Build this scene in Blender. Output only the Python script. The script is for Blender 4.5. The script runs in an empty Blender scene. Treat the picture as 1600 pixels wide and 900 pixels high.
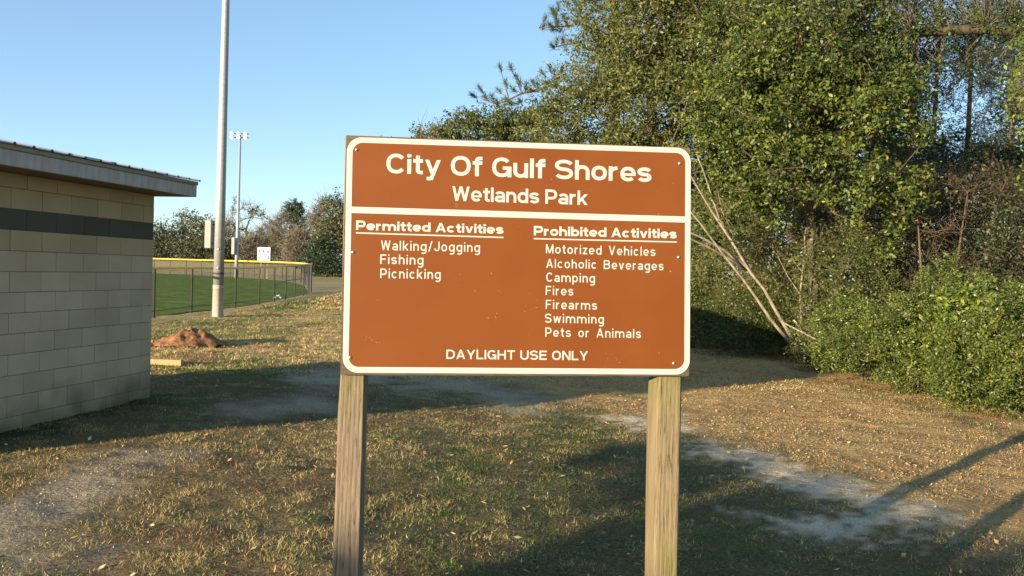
import bpy, math, random
import numpy as np
from mathutils import Matrix, Vector

S = bpy.context.scene
COL = S.collection
R = math.radians
# ------------------------------------------------------------------ camera
CAM_H = 1.71
roll, pitch = R(1.8), math.atan(25 / 1280)
fw = Vector((0, math.cos(pitch), -math.sin(pitch)))
r0 = Vector((1, 0, 0)); u0 = r0.cross(fw)
rt = r0 * math.cos(roll) + u0 * math.sin(roll)
up = -r0 * math.sin(roll) + u0 * math.cos(roll)
cam = bpy.data.cameras.new('camera')
cam.sensor_width = 36; cam.lens = 28.8; cam.clip_start = .05; cam.clip_end = 3000
co = bpy.data.objects.new('camera', cam); COL.objects.link(co)
co.matrix_world = Matrix(((rt.x, up.x, -fw.x, 0), (rt.y, up.y, -fw.y, 0), (rt.z, up.z, -fw.z, CAM_H), (0, 0, 0, 1)))
S.camera = co
# ------------------------------------------------------------------ sky, sun, exposure
SUN_EL = 8.2; SUN_AZ = 44.6          # travel direction, degrees right of straight ahead
w = bpy.data.worlds.new('World'); S.world = w; w.use_nodes = True
nt = w.node_tree; bg = nt.nodes['Background']
sky = nt.nodes.new('ShaderNodeTexSky'); sky.sky_type = 'NISHITA'; sky.sun_disc = False
sky.sun_elevation = R(SUN_EL); sky.sun_rotation = R(180 + SUN_AZ)
sky.air_density = .8; sky.dust_density = 0; sky.ozone_density = 3.0; sky.altitude = 0
gm = nt.nodes.new('ShaderNodeGamma'); gm.inputs[1].default_value = .7
nt.links.new(sky.outputs[0], gm.inputs[0]); nt.links.new(gm.outputs[0], bg.inputs[0]); bg.inputs[1].default_value = .15
sl = bpy.data.lights.new('sun', 'SUN'); sl.energy = 4.0; sl.angle = R(.55); sl.color = (1, .83, .60)
so = bpy.data.objects.new('sun', sl); COL.objects.link(so)
tv = Vector((math.sin(R(SUN_AZ)), math.cos(R(SUN_AZ)), -math.tan(R(SUN_EL))))
so.rotation_euler = tv.to_track_quat('-Z', 'Y').to_euler(); so.location = (-30, -30, 30)
S.view_settings.view_transform = 'Standard'; S.view_settings.look = 'None'
S.view_settings.exposure = 1.55; S.view_settings.gamma = 1
S.render.engine = 'CYCLES'
S.cycles.max_bounces = 6; S.cycles.transparent_max_bounces = 16

rng = np.random.default_rng(7)
# ------------------------------------------------------------------ object helpers
WL = {}
def props(o, label=None, cat=None, group=None, kind=None):
    if label: o['label'] = label
    if cat: o['category'] = cat
    if group: o['group'] = group
    if kind: o['kind'] = kind
    return o
def thing(name, label, cat, loc, group=None, kind=None):
    o = bpy.data.objects.new(name, None); COL.objects.link(o); o.location = loc
    o.empty_display_size = .2
    WL[o] = np.array(loc, float)
    return props(o, label, cat, group, kind)
def meshdata(name, V, F, mats, smooth=False):
    """V (n,3); F array (m,k) or a list of polygons"""
    me = bpy.data.meshes.new(name)
    V = np.asarray(V, np.float32)
    if isinstance(F, np.ndarray):
        me.vertices.add(len(V)); me.vertices.foreach_set('co', V.ravel())
        m, k = F.shape
        me.loops.add(m * k); me.loops.foreach_set('vertex_index', F.astype(np.int32).ravel())
        me.polygons.add(m)
        me.polygons.foreach_set('loop_start', np.arange(0, m * k, k, dtype=np.int32))
        me.polygons.foreach_set('loop_total', np.full(m, k, np.int32))
        me.update(calc_edges=True)
    else:
        me.from_pydata([tuple(map(float, v)) for v in V], [], [list(map(int, f)) for f in F]); me.update()
    if not isinstance(mats, (list, tuple)): mats = [mats]
    for m_ in mats: me.materials.append(m_)
    if smooth: me.polygons.foreach_set('use_smooth', np.ones(len(me.polygons), bool))
    return me
def put(name, V, F, mats, parent=None, smooth=False, loc=None, tone=None):
    """V in world coordinates, rebased on the parent (or on loc)"""
    base = WL[parent] if parent is not None else np.array(loc if loc is not None else (0, 0, 0), float)
    me = meshdata(name, np.asarray(V, float) - base, F, mats, smooth)
    if tone is not None:
        a = me.attributes.new('tone', 'FLOAT', 'FACE'); a.data.foreach_set('value', np.asarray(tone, np.float32))
    o = bpy.data.objects.new(name, me); COL.objects.link(o)
    if parent is not None: o.parent = parent
    else: o.location = base
    WL[o] = base
    return o
def copy_tree(o, parent=None):
    c = o.copy(); COL.objects.link(c)
    if parent: c.parent = parent
    for ch in list(o.children): copy_tree(ch, c)
    return c
class MB:
    def __init__(s): s.V = []; s.F = []
    def add(s, V, F):
        n = len(s.V); s.V += [tuple(v) for v in V]; s.F += [[n + i for i in f] for f in F]
    def box(s, a, b, M=None):
        V = [Vector((x, y, z)) for z in (a[2], b[2]) for y in (a[1], b[1]) for x in (a[0], b[0])]
        if M is not None: V = [M @ v for v in V]
        s.add(V, [(0, 2, 3, 1), (4, 5, 7, 6), (0, 1, 5, 4), (2, 6, 7, 3), (0, 4, 6, 2), (1, 3, 7, 5)])
    def bbox(s, a, b, c, M=None):
        """box with chamfered edges of width c"""
        import itertools
        idx = {}; V = []
        for sx in (0, 1):
            for sy in (0, 1):
                for sz in (0, 1):
                    for ax in range(3):
                        p = []
                        for k, sg in enumerate((sx, sy, sz)):
                            v = b[k] if sg else a[k]
                            if k != ax: v += -c if sg else c
                            p.append(v)
                        idx[(sx, sy, sz, ax)] = len(V); V.append(Vector(p))
        F = []
        for ax in range(3):
            o1, o2 = [k for k in range(3) if k != ax]
            for sg in (0, 1):
                q = []
                for (i, j) in ((0, 0), (1, 0), (1, 1), (0, 1)):
                    t = [0, 0, 0]; t[ax] = sg; t[o1] = i; t[o2] = j
                    q.append(idx[(*t, ax)])
                F.append(q)
            for (i, j) in ((0, 0), (0, 1), (1, 0), (1, 1)):
                t0 = [0, 0, 0]; t0[o1] = i; t0[o2] = j; t1 = list(t0); t1[ax] = 1
                F.append([idx[(*t0, o1)], idx[(*t1, o1)], idx[(*t1, o2)], idx[(*t0, o2)]])
        for sx in (0, 1):
            for sy in (0, 1):
                for sz in (0, 1): F.append([idx[(sx, sy, sz, k)] for k in range(3)])
        if M is not None: V = [M @ v for v in V]
        ctr = sum(V, Vector()) / len(V)
        G = []
        for f in F:
            p = [V[i] for i in f]; n = (p[1] - p[0]).cross(p[2] - p[0]); m = sum(p, Vector()) / len(p)
            G.append(f if n.dot(m - ctr) > 0 else f[::-1])
        s.add(V, G)
    def tube(s, pts, rad, n=10, cap=True):
        pts = [Vector(p) for p in pts]
        if not hasattr(rad, '__len__'): rad = [rad] * len(pts)
        V = []; F = []
        for i, p in enumerate(pts):
            d = (pts[min(i + 1, len(pts) - 1)] - pts[max(i - 1, 0)]).normalized()
            a = d.orthogonal().normalized() if i == 0 else (pa - d * pa.dot(d)).normalized()
            pa = a; b = d.cross(a)
            for k in range(n):
                t = 2 * math.pi * k / n
                V.append(p + (a * math.cos(t) + b * math.sin(t)) * rad[i])
        for i in range(len(pts) - 1):
            for k in range(n):
                F.append((i * n + k, i * n + (k + 1) % n, (i + 1) * n + (k + 1) % n, (i + 1) * n + k))
        if cap:
            F.append(list(range(n))[::-1]); F.append([(len(pts) - 1) * n + k for k in range(n)])
        s.add(V, F)
    def put(s, name, mat, parent=None, **k): return put(name, s.V, s.F, mat, parent, **k)

# ------------------------------------------------------------------ noise
def hash2(i, j, seed):
    h = (i * 374761393 + j * 668265263 + seed * 1442695041) & 0xffffffff
    h = ((h ^ (h >> 13)) * 1274126177) & 0xffffffff
    return ((h ^ (h >> 16)) & 0xffff) / 65535.
def vnoise(x, y, seed=0):
    xi = np.floor(x).astype(np.int64); yi = np.floor(y).astype(np.int64)
    fx = x - xi; fy = y - yi; fx = fx * fx * (3 - 2 * fx); fy = fy * fy * (3 - 2 * fy)
    a = hash2(xi, yi, seed); b = hash2(xi + 1, yi, seed); c = hash2(xi, yi + 1, seed); d = hash2(xi + 1, yi + 1, seed)
    return (a * (1 - fx) + b * fx) * (1 - fy) + (c * (1 - fx) + d * fx) * fy
def fbm(x, y, oct=4, seed=0):
    s = 0; a = .5; t = 0
    for o in range(oct):
        s = s + a * vnoise(x, y, seed + o * 17); t += a; a *= .55; x = x * 2.03 + 11.3; y = y * 2.03 - 7.1
    return s / t
def sstep(a, b, x):
    t = np.clip((x - a) / (b - a), 0, 1); return t * t * (3 - 2 * t)

# ------------------------------------------------------------------ material helpers
def newmat(name):
    m = bpy.data.materials.new(name); m.use_nodes = True
    return m, m.node_tree, m.node_tree.nodes['Principled BSDF']
def N(nt, typ, **k):
    n = nt.nodes.new(typ)
    for a, b in k.items():
        if a.startswith('i_'): n.inputs[int(a[2:])].default_value = b
        else: setattr(n, a, b)
    return n
def ramp(nt, fac, stops):
    r = nt.nodes.new('ShaderNodeValToRGB'); e = r.color_ramp.elements
    while len(e) < len(stops): e.new(.5)
    for el, (p, c) in zip(e, stops): el.position = p; el.color = (*c, 1)
    nt.links.new(fac, r.inputs[0]); return r.outputs[0]
def noise(nt, scale, detail=4, rough=.55, coord=None, sc=None):
    n = nt.nodes.new('ShaderNodeTexNoise'); n.inputs['Scale'].default_value = scale
    n.inputs['Detail'].default_value = detail; n.inputs['Roughness'].default_value = rough
    tc = nt.nodes.new('ShaderNodeTexCoord'); out = tc.outputs[coord or 'Object']
    if sc:
        mp = nt.nodes.new('ShaderNodeMapping'); mp.inputs['Scale'].default_value = sc
        nt.links.new(out, mp.inputs[0]); out = mp.outputs[0]
    nt.links.new(out, n.inputs['Vector']); return n.outputs['Fac']
def mixc(nt, fac, a, b, mode='MIX'):
    m = nt.nodes.new('ShaderNodeMix'); m.data_type = 'RGBA'; m.blend_type = mode
    for sock, v in ((0, fac), (6, a), (7, b)):
        if hasattr(v, 'links') or hasattr(v, 'is_linked'): nt.links.new(v, m.inputs[sock])
        else: m.inputs[sock].default_value = v if sock == 0 else (*v, 1)
    return m.outputs[2]
def bump(nt, bs, h, strength=.3, dist=.01):
    b = nt.nodes.new('ShaderNodeBump'); b.inputs['Strength'].default_value = strength; b.inputs['Distance'].default_value = dist
    nt.links.new(h, b.inputs['Height']); nt.links.new(b.outputs[0], bs.inputs['Normal'])
def speck(name, c1, c2, scale=8, rough=.7, metal=0, spec=.3, bstr=.2, bdist=.004, sc=None, detail=5, lo=.35, hi=.65):
    m, nt, bs = newmat(name)
    n = noise(nt, scale, detail, sc=sc)
    nt.links.new(ramp(nt, n, [(lo, c1), (hi, c2)]), bs.inputs['Base Color'])
    bs.inputs['Roughness'].default_value = rough; bs.inputs['Metallic'].default_value = metal; bs.inputs['Specular IOR Level'].default_value = spec
    if bstr: bump(nt, bs, n, bstr, bdist)
    return m
def tonemat(name, stops, rough=.55, trans=0, spec=.5):
    m, nt, bs = newmat(name)
    at = N(nt, 'ShaderNodeAttribute', attribute_name='tone')
    c = ramp(nt, at.outputs['Fac'], stops)
    nt.links.new(c, bs.inputs['Base Color']); bs.inputs['Roughness'].default_value = rough
    bs.inputs['Specular IOR Level'].default_value = spec
    if trans:
        t = N(nt, 'ShaderNodeBsdfTranslucent'); nt.links.new(c, t.inputs[0])
        mx = N(nt, 'ShaderNodeMixShader', i_0=trans)
        nt.links.new(bs.outputs[0], mx.inputs[1]); nt.links.new(t.outputs[0], mx.inputs[2])
        nt.links.new(mx.outputs[0], nt.nodes['Material Output'].inputs[0])
    return m

# ================================================================== GROUND
BANDZ = [(-200, 0), (300, 0)]
def zground(x, y):
    near = 1 - sstep(24, 40, y)
    z = near * ((fbm(x * .9, y * .9, 3, 3) - .5) * .09 + (fbm(x * 6, y * 6, 3, 9) - .5) * .035)
    z = z * np.where(y < 0, 1 - sstep(0, 12, -y), 1)
    bank = sstep(116, 150, y) * sstep(-2, -22, x) * 1.9
    return z + bank + sstep(150, 400, y) * 1.0
def poly_sd(P, poly):
    """signed distance (negative inside) of points P (n,2)"""
    poly = np.array(poly, float); d = np.full(len(P), 1e9); ins = np.zeros(len(P), bool)
    for i in range(len(poly)):
        a = poly[i]; b = poly[(i + 1) % len(poly)]; ab = b - a
        t = np.clip(((P - a) @ ab) / (ab @ ab), 0, 1)
        d = np.minimum(d, np.hypot(*(P - a - t[:, None] * ab).T))
        c = ((a[1] > P[:, 1]) != (b[1] > P[:, 1]))
        with np.errstate(divide='ignore', invalid='ignore'):
            xi = (b[0] - a[0]) * (P[:, 1] - a[1]) / (b[1] - a[1]) + a[0]
        ins ^= c & (P[:, 0] < xi)
    return np.where(ins, -d, d)
def at(px, py, z=0):
    """the ground point seen at this pixel of the 1600-wide photograph, used once to survey the place"""
    d = fw + rt * ((px - 800) / 1280) - up * ((py - 450) / 1280)
    t = (z - CAM_H) / d.z
    return (d.x * t, d.y * t)
def atY(px, py, Y):
    d = fw + rt * ((px - 800) / 1280) - up * ((py - 450) / 1280)
    t = Y / d.y
    return Vector((d.x * t, Y, CAM_H + d.z * t))
def P2(l): return [at(*q) for q in l]
SANDS = [P2([(1040, 684), (1115, 682), (1210, 716), (1290, 752), (1312, 768), (1262, 764), (1140, 722), (1050, 700)]),
         P2([(1225, 816), (1310, 804), (1400, 790), (1440, 800), (1410, 812), (1330, 828), (1260, 832)]),
         P2([(980, 655), (1040, 648), (1075, 668), (1035, 676)])]
PALES = [P2([(430, 592), (500, 576), (700, 582), (850, 626), (815, 640), (740, 622), (600, 600), (520, 615)]),
         P2([(-150, 830), (60, 735), (250, 700), (330, 706), (210, 745), (110, 800), (0, 880), (-200, 960)]),
         P2([(360, 636), (480, 622), (540, 640), (420, 652)])]
LITTER = P2([(1062, 560), (1180, 578), (1300, 602), (1420, 640), (1620, 700), (2100, 830), (1900, 940), (1450, 790), (1200, 700), (1060, 672), (980, 640), (760, 588), (800, 560)])
GREENS = [P2([(240, 575), (420, 560), (530, 590), (430, 615), (300, 640), (240, 640)]),
          P2([(232, 520), (330, 505), (430, 480), (500, 448), (530, 440), (500, 470), (430, 500), (330, 512), (238, 530)]),
          P2([(1070, 730), (1200, 760), (1300, 850), (1200, 960), (600, 960), (560, 780), (700, 700), (860, 660)])]
def masks(x, y):
    P = np.stack([x, y], 1)
    wob = (fbm(x * 1.3, y * 1.3, 4, 31) - .5) * .9 + (fbm(x * 5, y * 5, 3, 37) - .5) * .35
    sand = np.zeros(len(x)); pale = np.zeros(len(x)); gr = np.zeros(len(x))
    for p in SANDS: sand = np.maximum(sand, 1 - sstep(-.22, .34, poly_sd(P, p) + wob * 1.0 + .07 + (fbm(x * 12, y * 12, 4, 41) - .5) * 1.1))
    for p in PALES: pale = np.maximum(pale, 1 - sstep(-.7, .5, poly_sd(P, p) + wob * 2.0))
    for p in GREENS: gr = np.maximum(gr, 1 - sstep(-.8, .8, poly_sd(P, p) + wob * 1.6))
    lit = 1 - sstep(-.3, .5, poly_sd(P, LITTER) + wob)
    wood = sstep(-.4, .8, x - (5.2 + (22 - y) * -.02) + np.minimum(0, (y - 15)) * .0 - np.where(y < 18, (y - 18) * -.12, (y - 18) * -.2))
    lit = np.maximum(lit, wood)
    gn = fbm(x * .55, y * .55, 4, 77)
    gr = np.clip(gr * .75 + sstep(.48, .68, gn) * .55 - sstep(22, 30, y) * .25, 0, 1)
    gr = gr * (1 - .8 * lit)
    return sand, pale, lit, gr
def graded(lo, hi, step, far_lo, far_hi, g=1.12):
    a = list(np.arange(lo, hi + step / 2, step)); s = step
    while a[-1] < far_hi: s *= g; a.append(a[-1] + s)
    s = step; b = [lo]
    while b[-1] > far_lo: s *= g; b.append(b[-1] - s)
    return np.array(b[:0:-1] + a)
gx = graded(-7.5, 9.0, .064, -600, 600); gy = graded(3.0, 17, .064, -120, 1400)
GX, GY = np.meshgrid(gx, gy); fx = GX.ravel(); fy = GY.ravel()
GZ = zground(fx, fy)
nx, ny = len(gx), len(gy)
ii = np.arange(nx * ny).reshape(ny, nx)
GF = np.stack([ii[:-1, :-1], ii[:-1, 1:], ii[1:, 1:], ii[1:, :-1]], -1).reshape(-1, 4)
m_sand, m_pale, m_lit, m_gr = masks(fx, fy)

mg, nt, bs = newmat('ground_turf_and_soil')
def attr(nm): return N(nt, 'ShaderNodeAttribute', attribute_name=nm).outputs['Fac']
geo_n = N(nt, 'ShaderNodeNewGeometry')
def gnoise(scale, detail=4, rough=.6, sc=None):
    n = N(nt, 'ShaderNodeTexNoise'); n.inputs['Scale'].default_value = scale
    n.inputs['Detail'].default_value = detail; n.inputs['Roughness'].default_value = rough
    o = geo_n.outputs['Position']
    if sc:
        mp = N(nt, 'ShaderNodeMapping'); mp.inputs['Scale'].default_value = sc; nt.links.new(o, mp.inputs[0]); o = mp.outputs[0]
    nt.links.new(o, n.inputs['Vector']); return n.outputs['Fac']
nf = gnoise(38, 5, .7); nm_ = gnoise(4.5, 5, .65); nb = gnoise(.35, 4, .6)
dry = ramp(nt, nf, [(.30, (.30, .20, .075)), (.5, (.56, .40, .17)), (.7, (.74, .56, .28))])
grn = ramp(nt, nf, [(.30, (.045, .065, .018)), (.55, (.12, .155, .045)), (.72, (.25, .27, .09))])
base = mixc(nt, attr('green'), dry, grn)
patch = ramp(nt, nm_, [(.42, (0, 0, 0)), (.60, (1, 1, 1))])
base = mixc(nt, .5, base, mixc(nt, patch, base, ramp(nt, nf, [(.3, (.13, .10, .06)), (.7, (.30, .24, .15))])))
litc = ramp(nt, gnoise(55, 5, .75), [(.28, (.13, .065, .025)), (.42, (.38, .22, .085)), (.60, (.56, .37, .155)), (.72, (.74, .54, .27))])
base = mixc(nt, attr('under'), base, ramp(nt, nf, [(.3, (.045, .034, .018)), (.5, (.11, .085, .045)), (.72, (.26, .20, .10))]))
litc = mixc(nt, ramp(nt, gnoise(1.1, 5, .65), [(.40, (0, 0, 0)), (.66, (.55, .55, .55))]), litc, ramp(nt, nf, [(.3, (.36, .25, .095)), (.5, (.60, .43, .18)), (.7, (.76, .58, .29))]))
litc = mixc(nt, ramp(nt, gnoise(.8, 5, .7, (1, 1.7, 1)), [(.56, (0, 0, 0)), (.68, (.7, .7, .7))]), litc, (.13, .085, .045))
base = mixc(nt, attr('litter'), base, litc)
palec = ramp(nt, gnoise(60, 4, .7), [(.3, (.20, .145, .09)), (.5, (.42, .33, .215)), (.7, (.64, .53, .37))])
base = mixc(nt, attr('pale'), base, palec)
sandc = ramp(nt, gnoise(70, 6, .8), [(.34, (.20, .145, .085)), (.5, (.74, .58, .385)), (.72, (.90, .75, .54))])
base = mixc(nt, attr('sand'), base, sandc)
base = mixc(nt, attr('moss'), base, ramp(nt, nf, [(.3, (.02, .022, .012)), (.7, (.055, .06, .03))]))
nt.links.new(base, bs.inputs['Base Color']); bs.inputs['Roughness'].default_value = .95; bs.inputs['Specular IOR Level'].default_value = .1
b1 = N(nt, 'ShaderNodeBump', i_0=1.0, i_1=.03); nt.links.new(gnoise(22, 6, .75), b1.inputs['Height'])
b2 = N(nt, 'ShaderNodeBump', i_0=.7, i_1=.25); nt.links.new(gnoise(1.6, 6, .7), b2.inputs['Height'])
nt.links.new(b1.outputs[0], b2.inputs['Normal']); nt.links.new(b2.outputs[0], bs.inputs['Normal'])
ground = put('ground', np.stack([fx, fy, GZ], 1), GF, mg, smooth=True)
props(ground, kind='structure')
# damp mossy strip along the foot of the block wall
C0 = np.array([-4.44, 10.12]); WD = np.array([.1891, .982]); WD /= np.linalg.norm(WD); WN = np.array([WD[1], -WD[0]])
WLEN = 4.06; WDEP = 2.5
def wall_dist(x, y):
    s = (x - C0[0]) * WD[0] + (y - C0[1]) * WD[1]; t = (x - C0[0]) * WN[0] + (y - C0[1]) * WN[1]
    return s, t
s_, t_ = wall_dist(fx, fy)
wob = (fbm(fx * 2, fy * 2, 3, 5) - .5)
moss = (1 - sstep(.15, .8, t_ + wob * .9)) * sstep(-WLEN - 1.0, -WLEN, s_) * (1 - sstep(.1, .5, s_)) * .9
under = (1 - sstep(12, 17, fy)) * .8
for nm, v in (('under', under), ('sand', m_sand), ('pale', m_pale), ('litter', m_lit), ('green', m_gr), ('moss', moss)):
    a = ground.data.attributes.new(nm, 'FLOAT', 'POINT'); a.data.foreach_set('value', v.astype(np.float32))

# ------------------------------------------------------------------ playing field, warning track
FENCE = [(-10.55, 18.0), (-10.58, 21.2), (-10.6, 24.3), (-10.7, 27.4), (-10.45, 31.0), (-10.6, 34.4), (-10.85, 37.4), (-11.15, 40.4), (-11.45, 43.2), (-11.75, 46.2),
         (-12.2, 49.2), (-12.9, 52.6), (-13.9, 56.5), (-15.1, 60.6), (-16.2, 65), (-17.8, 70.5), (-19.6, 76), (-21.9, 82), (-24.7, 88), (-28.4, 94),
         (-32.6, 99.4), (-37.6, 104.3), (-43.2, 108.5), (-49, 112), (-55, 114.8), (-61, 117), (-67, 118.6), (-73, 119.8), (-79, 120.5), (-85, 121)]
m_field = speck('turf_green', (.125, .165, .040), (.165, .21, .055), .5, 1, bstr=.9, bdist=.2, spec=0)
fp = np.array(FENCE)
def inset(d):
    out = []
    for i, p in enumerate(fp):
        t = fp[min(i + 1, len(fp) - 1)] - fp[max(i - 1, 0)]; t = t / np.linalg.norm(t)
        out.append(p + np.array([-t[1], t[0]]) * d)
    return out
fi = inset(.25)
V = [(x, y, .012) for x, y in fi] + [(-85, 18, .012), (-60, 8, .012)]
props(put('playing_field', V, [list(range(len(V)))], m_field), kind='structure')

# ================================================================== GRASS AND LITTER
def blades(name, n, xr, yr, hlo, hhi, wlo, whi, mat, accept, seed, label, biasy=1.0, tonef=None, lean=1.0):
    g = np.random.default_rng(seed)
    x = g.uniform(*xr, n); y = yr[0] + (yr[1] - yr[0]) * g.uniform(0, 1, n) ** biasy
    # tufts: pull towards tuft centres
    k = n // 9; cx = g.uniform(*xr, k); cy = yr[0] + (yr[1] - yr[0]) * g.uniform(0, 1, k) ** biasy
    sel = g.random(n) < .6; id_ = g.integers(0, k, n)
    x = np.where(sel, cx[id_] + g.normal(0, .03, n), x); y = np.where(sel, cy[id_] + g.normal(0, .03, n), y)
    sd, pl, lt, gr = masks(x, y)
    s, t = wall_dist(x, y)
    ok = (g.random(n) < accept(sd, pl, lt, gr, x, y)) & ~((t < 0.02) & (s < .05))
    x, y, sd, pl, lt, gr = [q[ok] for q in (x, y, sd, pl, lt, gr)]; n = len(x)
    z = zground(x, y) - .004
    big = .35 + 1.3 * fbm(x * 5.5, y * 5.5, 3, 55)
    h = g.uniform(hlo, hhi, n) * big; a = g.uniform(0, 2 * np.pi, n); wd = g.uniform(wlo, whi, n)
    la = g.uniform(0, 2 * np.pi, n); lm = g.random(n) ** .6 * lean * h * 1.6
    B0 = np.stack([x - np.cos(a) * wd, y - np.sin(a) * wd, z], 1); B1 = np.stack([x + np.cos(a) * wd, y + np.sin(a) * wd, z], 1)
    T = np.stack([x + np.cos(la) * lm, y + np.sin(la) * lm, z + h * (1.0 - .82 * (lm / (lean * h * 1.6 + 1e-9)) ** 2)], 1)
    V = np.stack([B0, B1, T], 1).reshape(-1, 3); F = np.arange(3 * n).reshape(-1, 3)
    # tone: 0..0.45 greens, 0.55..1 straws
    c1 = fbm(x * 4.5, y * 4.5, 3, 61); c2 = fbm(x * 2.2 + 9, y * 2.2, 3, 63)
    isg = g.random(n) < np.clip(gr * .75 + .09 + (c1 - .5) * 2.6 * (.25 + gr), 0, 1)
    tn = np.where(isg, g.uniform(0, .42, n), g.uniform(.56, 1, n))
    tn = np.where((~isg | (g.random(n) < .4)) & (g.random(n) < sstep(.52, .66, c2) * .75), g.uniform(.47, .52, n), tn)
    o = put(name, V, F, mat, tone=tn)
    props(o, label, 'grass', kind='stuff'); return o
m_blade = tonemat('grass_blade', [(0, (.05, .095, .018)), (.22, (.12, .20, .030)), (.43, (.25, .31, .05)), (.47, (.26, .12, .05)), (.52, (.30, .16, .07)), (.56, (.33, .24, .075)), (.75, (.56, .40, .14)), (1, (.78, .61, .30))], .6, .3, .3)
blades('grass', 800000, (-8.5, 6.4), (3.1, 13.5), .012, .042, .0013, .0030, m_blade,
       lambda sd, pl, lt, gr, x, y: (1 - sd) * (1 - .8 * pl) * (1 - .72 * lt) * np.clip(3.2 * (fbm(x * 6, y * 6, 3, 91) - .28), .06, 1), 11,
       'short patchy bermuda grass, half green and half straw, round the sign posts', 1.35)
blades('dry_grass', 270000, (-10, 5), (12.5, 34), .02, .065, .004, .011, m_blade,
       lambda sd, pl, lt, gr, x, y: (1 - sd) * (1 - .8 * pl) * (1 - .8 * lt) * (x > -9.6 - (y > 26) * .5) * np.clip(.35 + fbm(x * .9, y * .9, 3, 95), 0, 1), 12,
       'sparse dormant grass beyond the shadow towards the fence', 1.3)

blades('far_grass', 100000, (-16, 3), (32, 125), .05, .12, .015, .05, m_blade,
       lambda sd, pl, lt, gr, x, y: ((x > -9.9 - np.clip(y - 34, 0, 99) * .055 - np.clip(y - 60, 0, 99) * .12)) * .9, 13,
       'sunlit straw-coloured grass along the path at the far end of the fence', 1.6, lean=.7)
def quads(P, A, B, L, Wd, fold=0.):
    """leaf rhombs: centres P, long axis A, cross axis B"""
    L = np.asarray(L)[:, None]; Wd = np.asarray(Wd)[:, None]
    V = np.stack([P - A * L * .5, P + B * Wd * .5 - A * L * .05, P + A * L * .5, P - B * Wd * .5 - A * L * .05], 1).reshape(-1, 3)
    return V, np.arange(4 * len(P)).reshape(-1, 4)
def unit(v): return v / (np.linalg.norm(v, axis=1, keepdims=True) + 1e-9)
def litter(name, n, xr, yr, lo, hi, mat, accept, seed, label, cat='leaf litter', flat=.45, biasy=1.3):
    g = np.random.default_rng(seed)
    x = g.uniform(*xr, n); y = yr[0] + (yr[1] - yr[0]) * g.uniform(0, 1, n) ** biasy
    sd, pl, lt, gr = masks(x, y); ok = g.random(n) < accept(sd, pl, lt, gr, x, y); x, y = x[ok], y[ok]; n = len(x)
    nrm = unit(np.stack([g.normal(0, flat, n), g.normal(0, flat, n), np.ones(n)], 1))
    A = unit(np.cross(nrm, unit(g.normal(0, 1, (n, 3))))); B = np.cross(nrm, A)
    L = g.uniform(lo, hi, n); P = np.stack([x, y, zground(x, y) + .006 + L * .12], 1)
    V, F = quads(P, A, B, L, L * np.where(g.random(n) < .5, g.uniform(.08, .2, n), g.uniform(.3, .6, n)))
    o = put(name, V, F, mat, tone=g.random(n)); props(o, label, cat, kind='stuff'); return o
m_lit_leaf = tonemat('dead_leaf', [(0, (.14, .075, .035)), (.25, (.36, .19, .075)), (.7, (.60, .38, .16)), (1, (.80, .60, .32))], .6, .15, .3)
litter('leaf_litter', 250000, (-.5, 9.5), (4.2, 19), .008, .034, m_lit_leaf, lambda sd, pl, lt, gr, x, y: lt * (1 - .9 * sd) * np.clip(3.4 * (fbm(x * 1.6, y * 1.6, 4, 71) - .30), .08, 1) + .01, 21,
       'brown leaf and twig litter on the ground below the thicket')
litter('fallen_leaves', 2600, (-5, 4.5), (3.2, 12), .03, .07, tonemat('yellow_leaf', [(0, (.34, .17, .06)), (.5, (.62, .40, .16)), (1, (.80, .62, .34))], .5, .2, .4),
       lambda sd, pl, lt, gr, x, y: .35 * (1 - pl), 22, 'scattered pale orange leaves lying in the grass under the sign')
litter('clover', 60000, (-3.4, 3.6), (3.1, 8.5), .007, .019, tonemat('clover_leaf', [(0, (.05, .10, .018)), (.6, (.10, .18, .03)), (1, (.20, .27, .05))], .5, .3, .3),
       lambda sd, pl, lt, gr, x, y: (1 - lt) * (1 - pl) * (1 - sd) * np.clip((fbm(x * 2.6, y * 2.6, 3, 83) - .52) * 9, 0, 1) * (.35 + gr), 23, 'small-leaved green weeds in patches among the short grass under the sign', 'weeds', .5)
# gravel on the pale track
g = np.random.default_rng(5); n = 6500
x = g.uniform(-9, -1, n); y = g.uniform(3.6, 12, n); sd, pl, lt, gr = masks(x, y); ok = g.random(n) < pl * .9 + .02; x, y = x[ok], y[ok]; n = len(x)
oc = np.array([(1, 0, 0), (0, 1, 0), (-1, 0, 0), (0, -1, 0), (0, 0, 1), (0, 0, -.5)], float)
of = np.array([(0, 1, 4), (1, 2, 4), (2, 3, 4), (3, 0, 4), (1, 0, 5), (2, 1, 5), (3, 2, 5), (0, 3, 5)])
r_ = g.uniform(.003, .009, n); V = oc[None] * (r_[:, None, None] * g.uniform(.6, 1.4, (n, 6, 3))) + np.stack([x, y, zground(x, y) + .003], 1)[:, None]
F = (of[None] + 6 * np.arange(n)[:, None, None]).reshape(-1, 3)
props(put('gravel', V.reshape(-1, 3), F, tonemat('gravel_stone', [(0, (.34, .27, .19)), (.6, (.50, .42, .31)), (1, (.62, .54, .43))], .95, spec=.05), tone=np.repeat(g.random(n), 8)),
      'loose pale gravel on the worn strip beside the block wall', 'gravel', kind='stuff')

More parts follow.
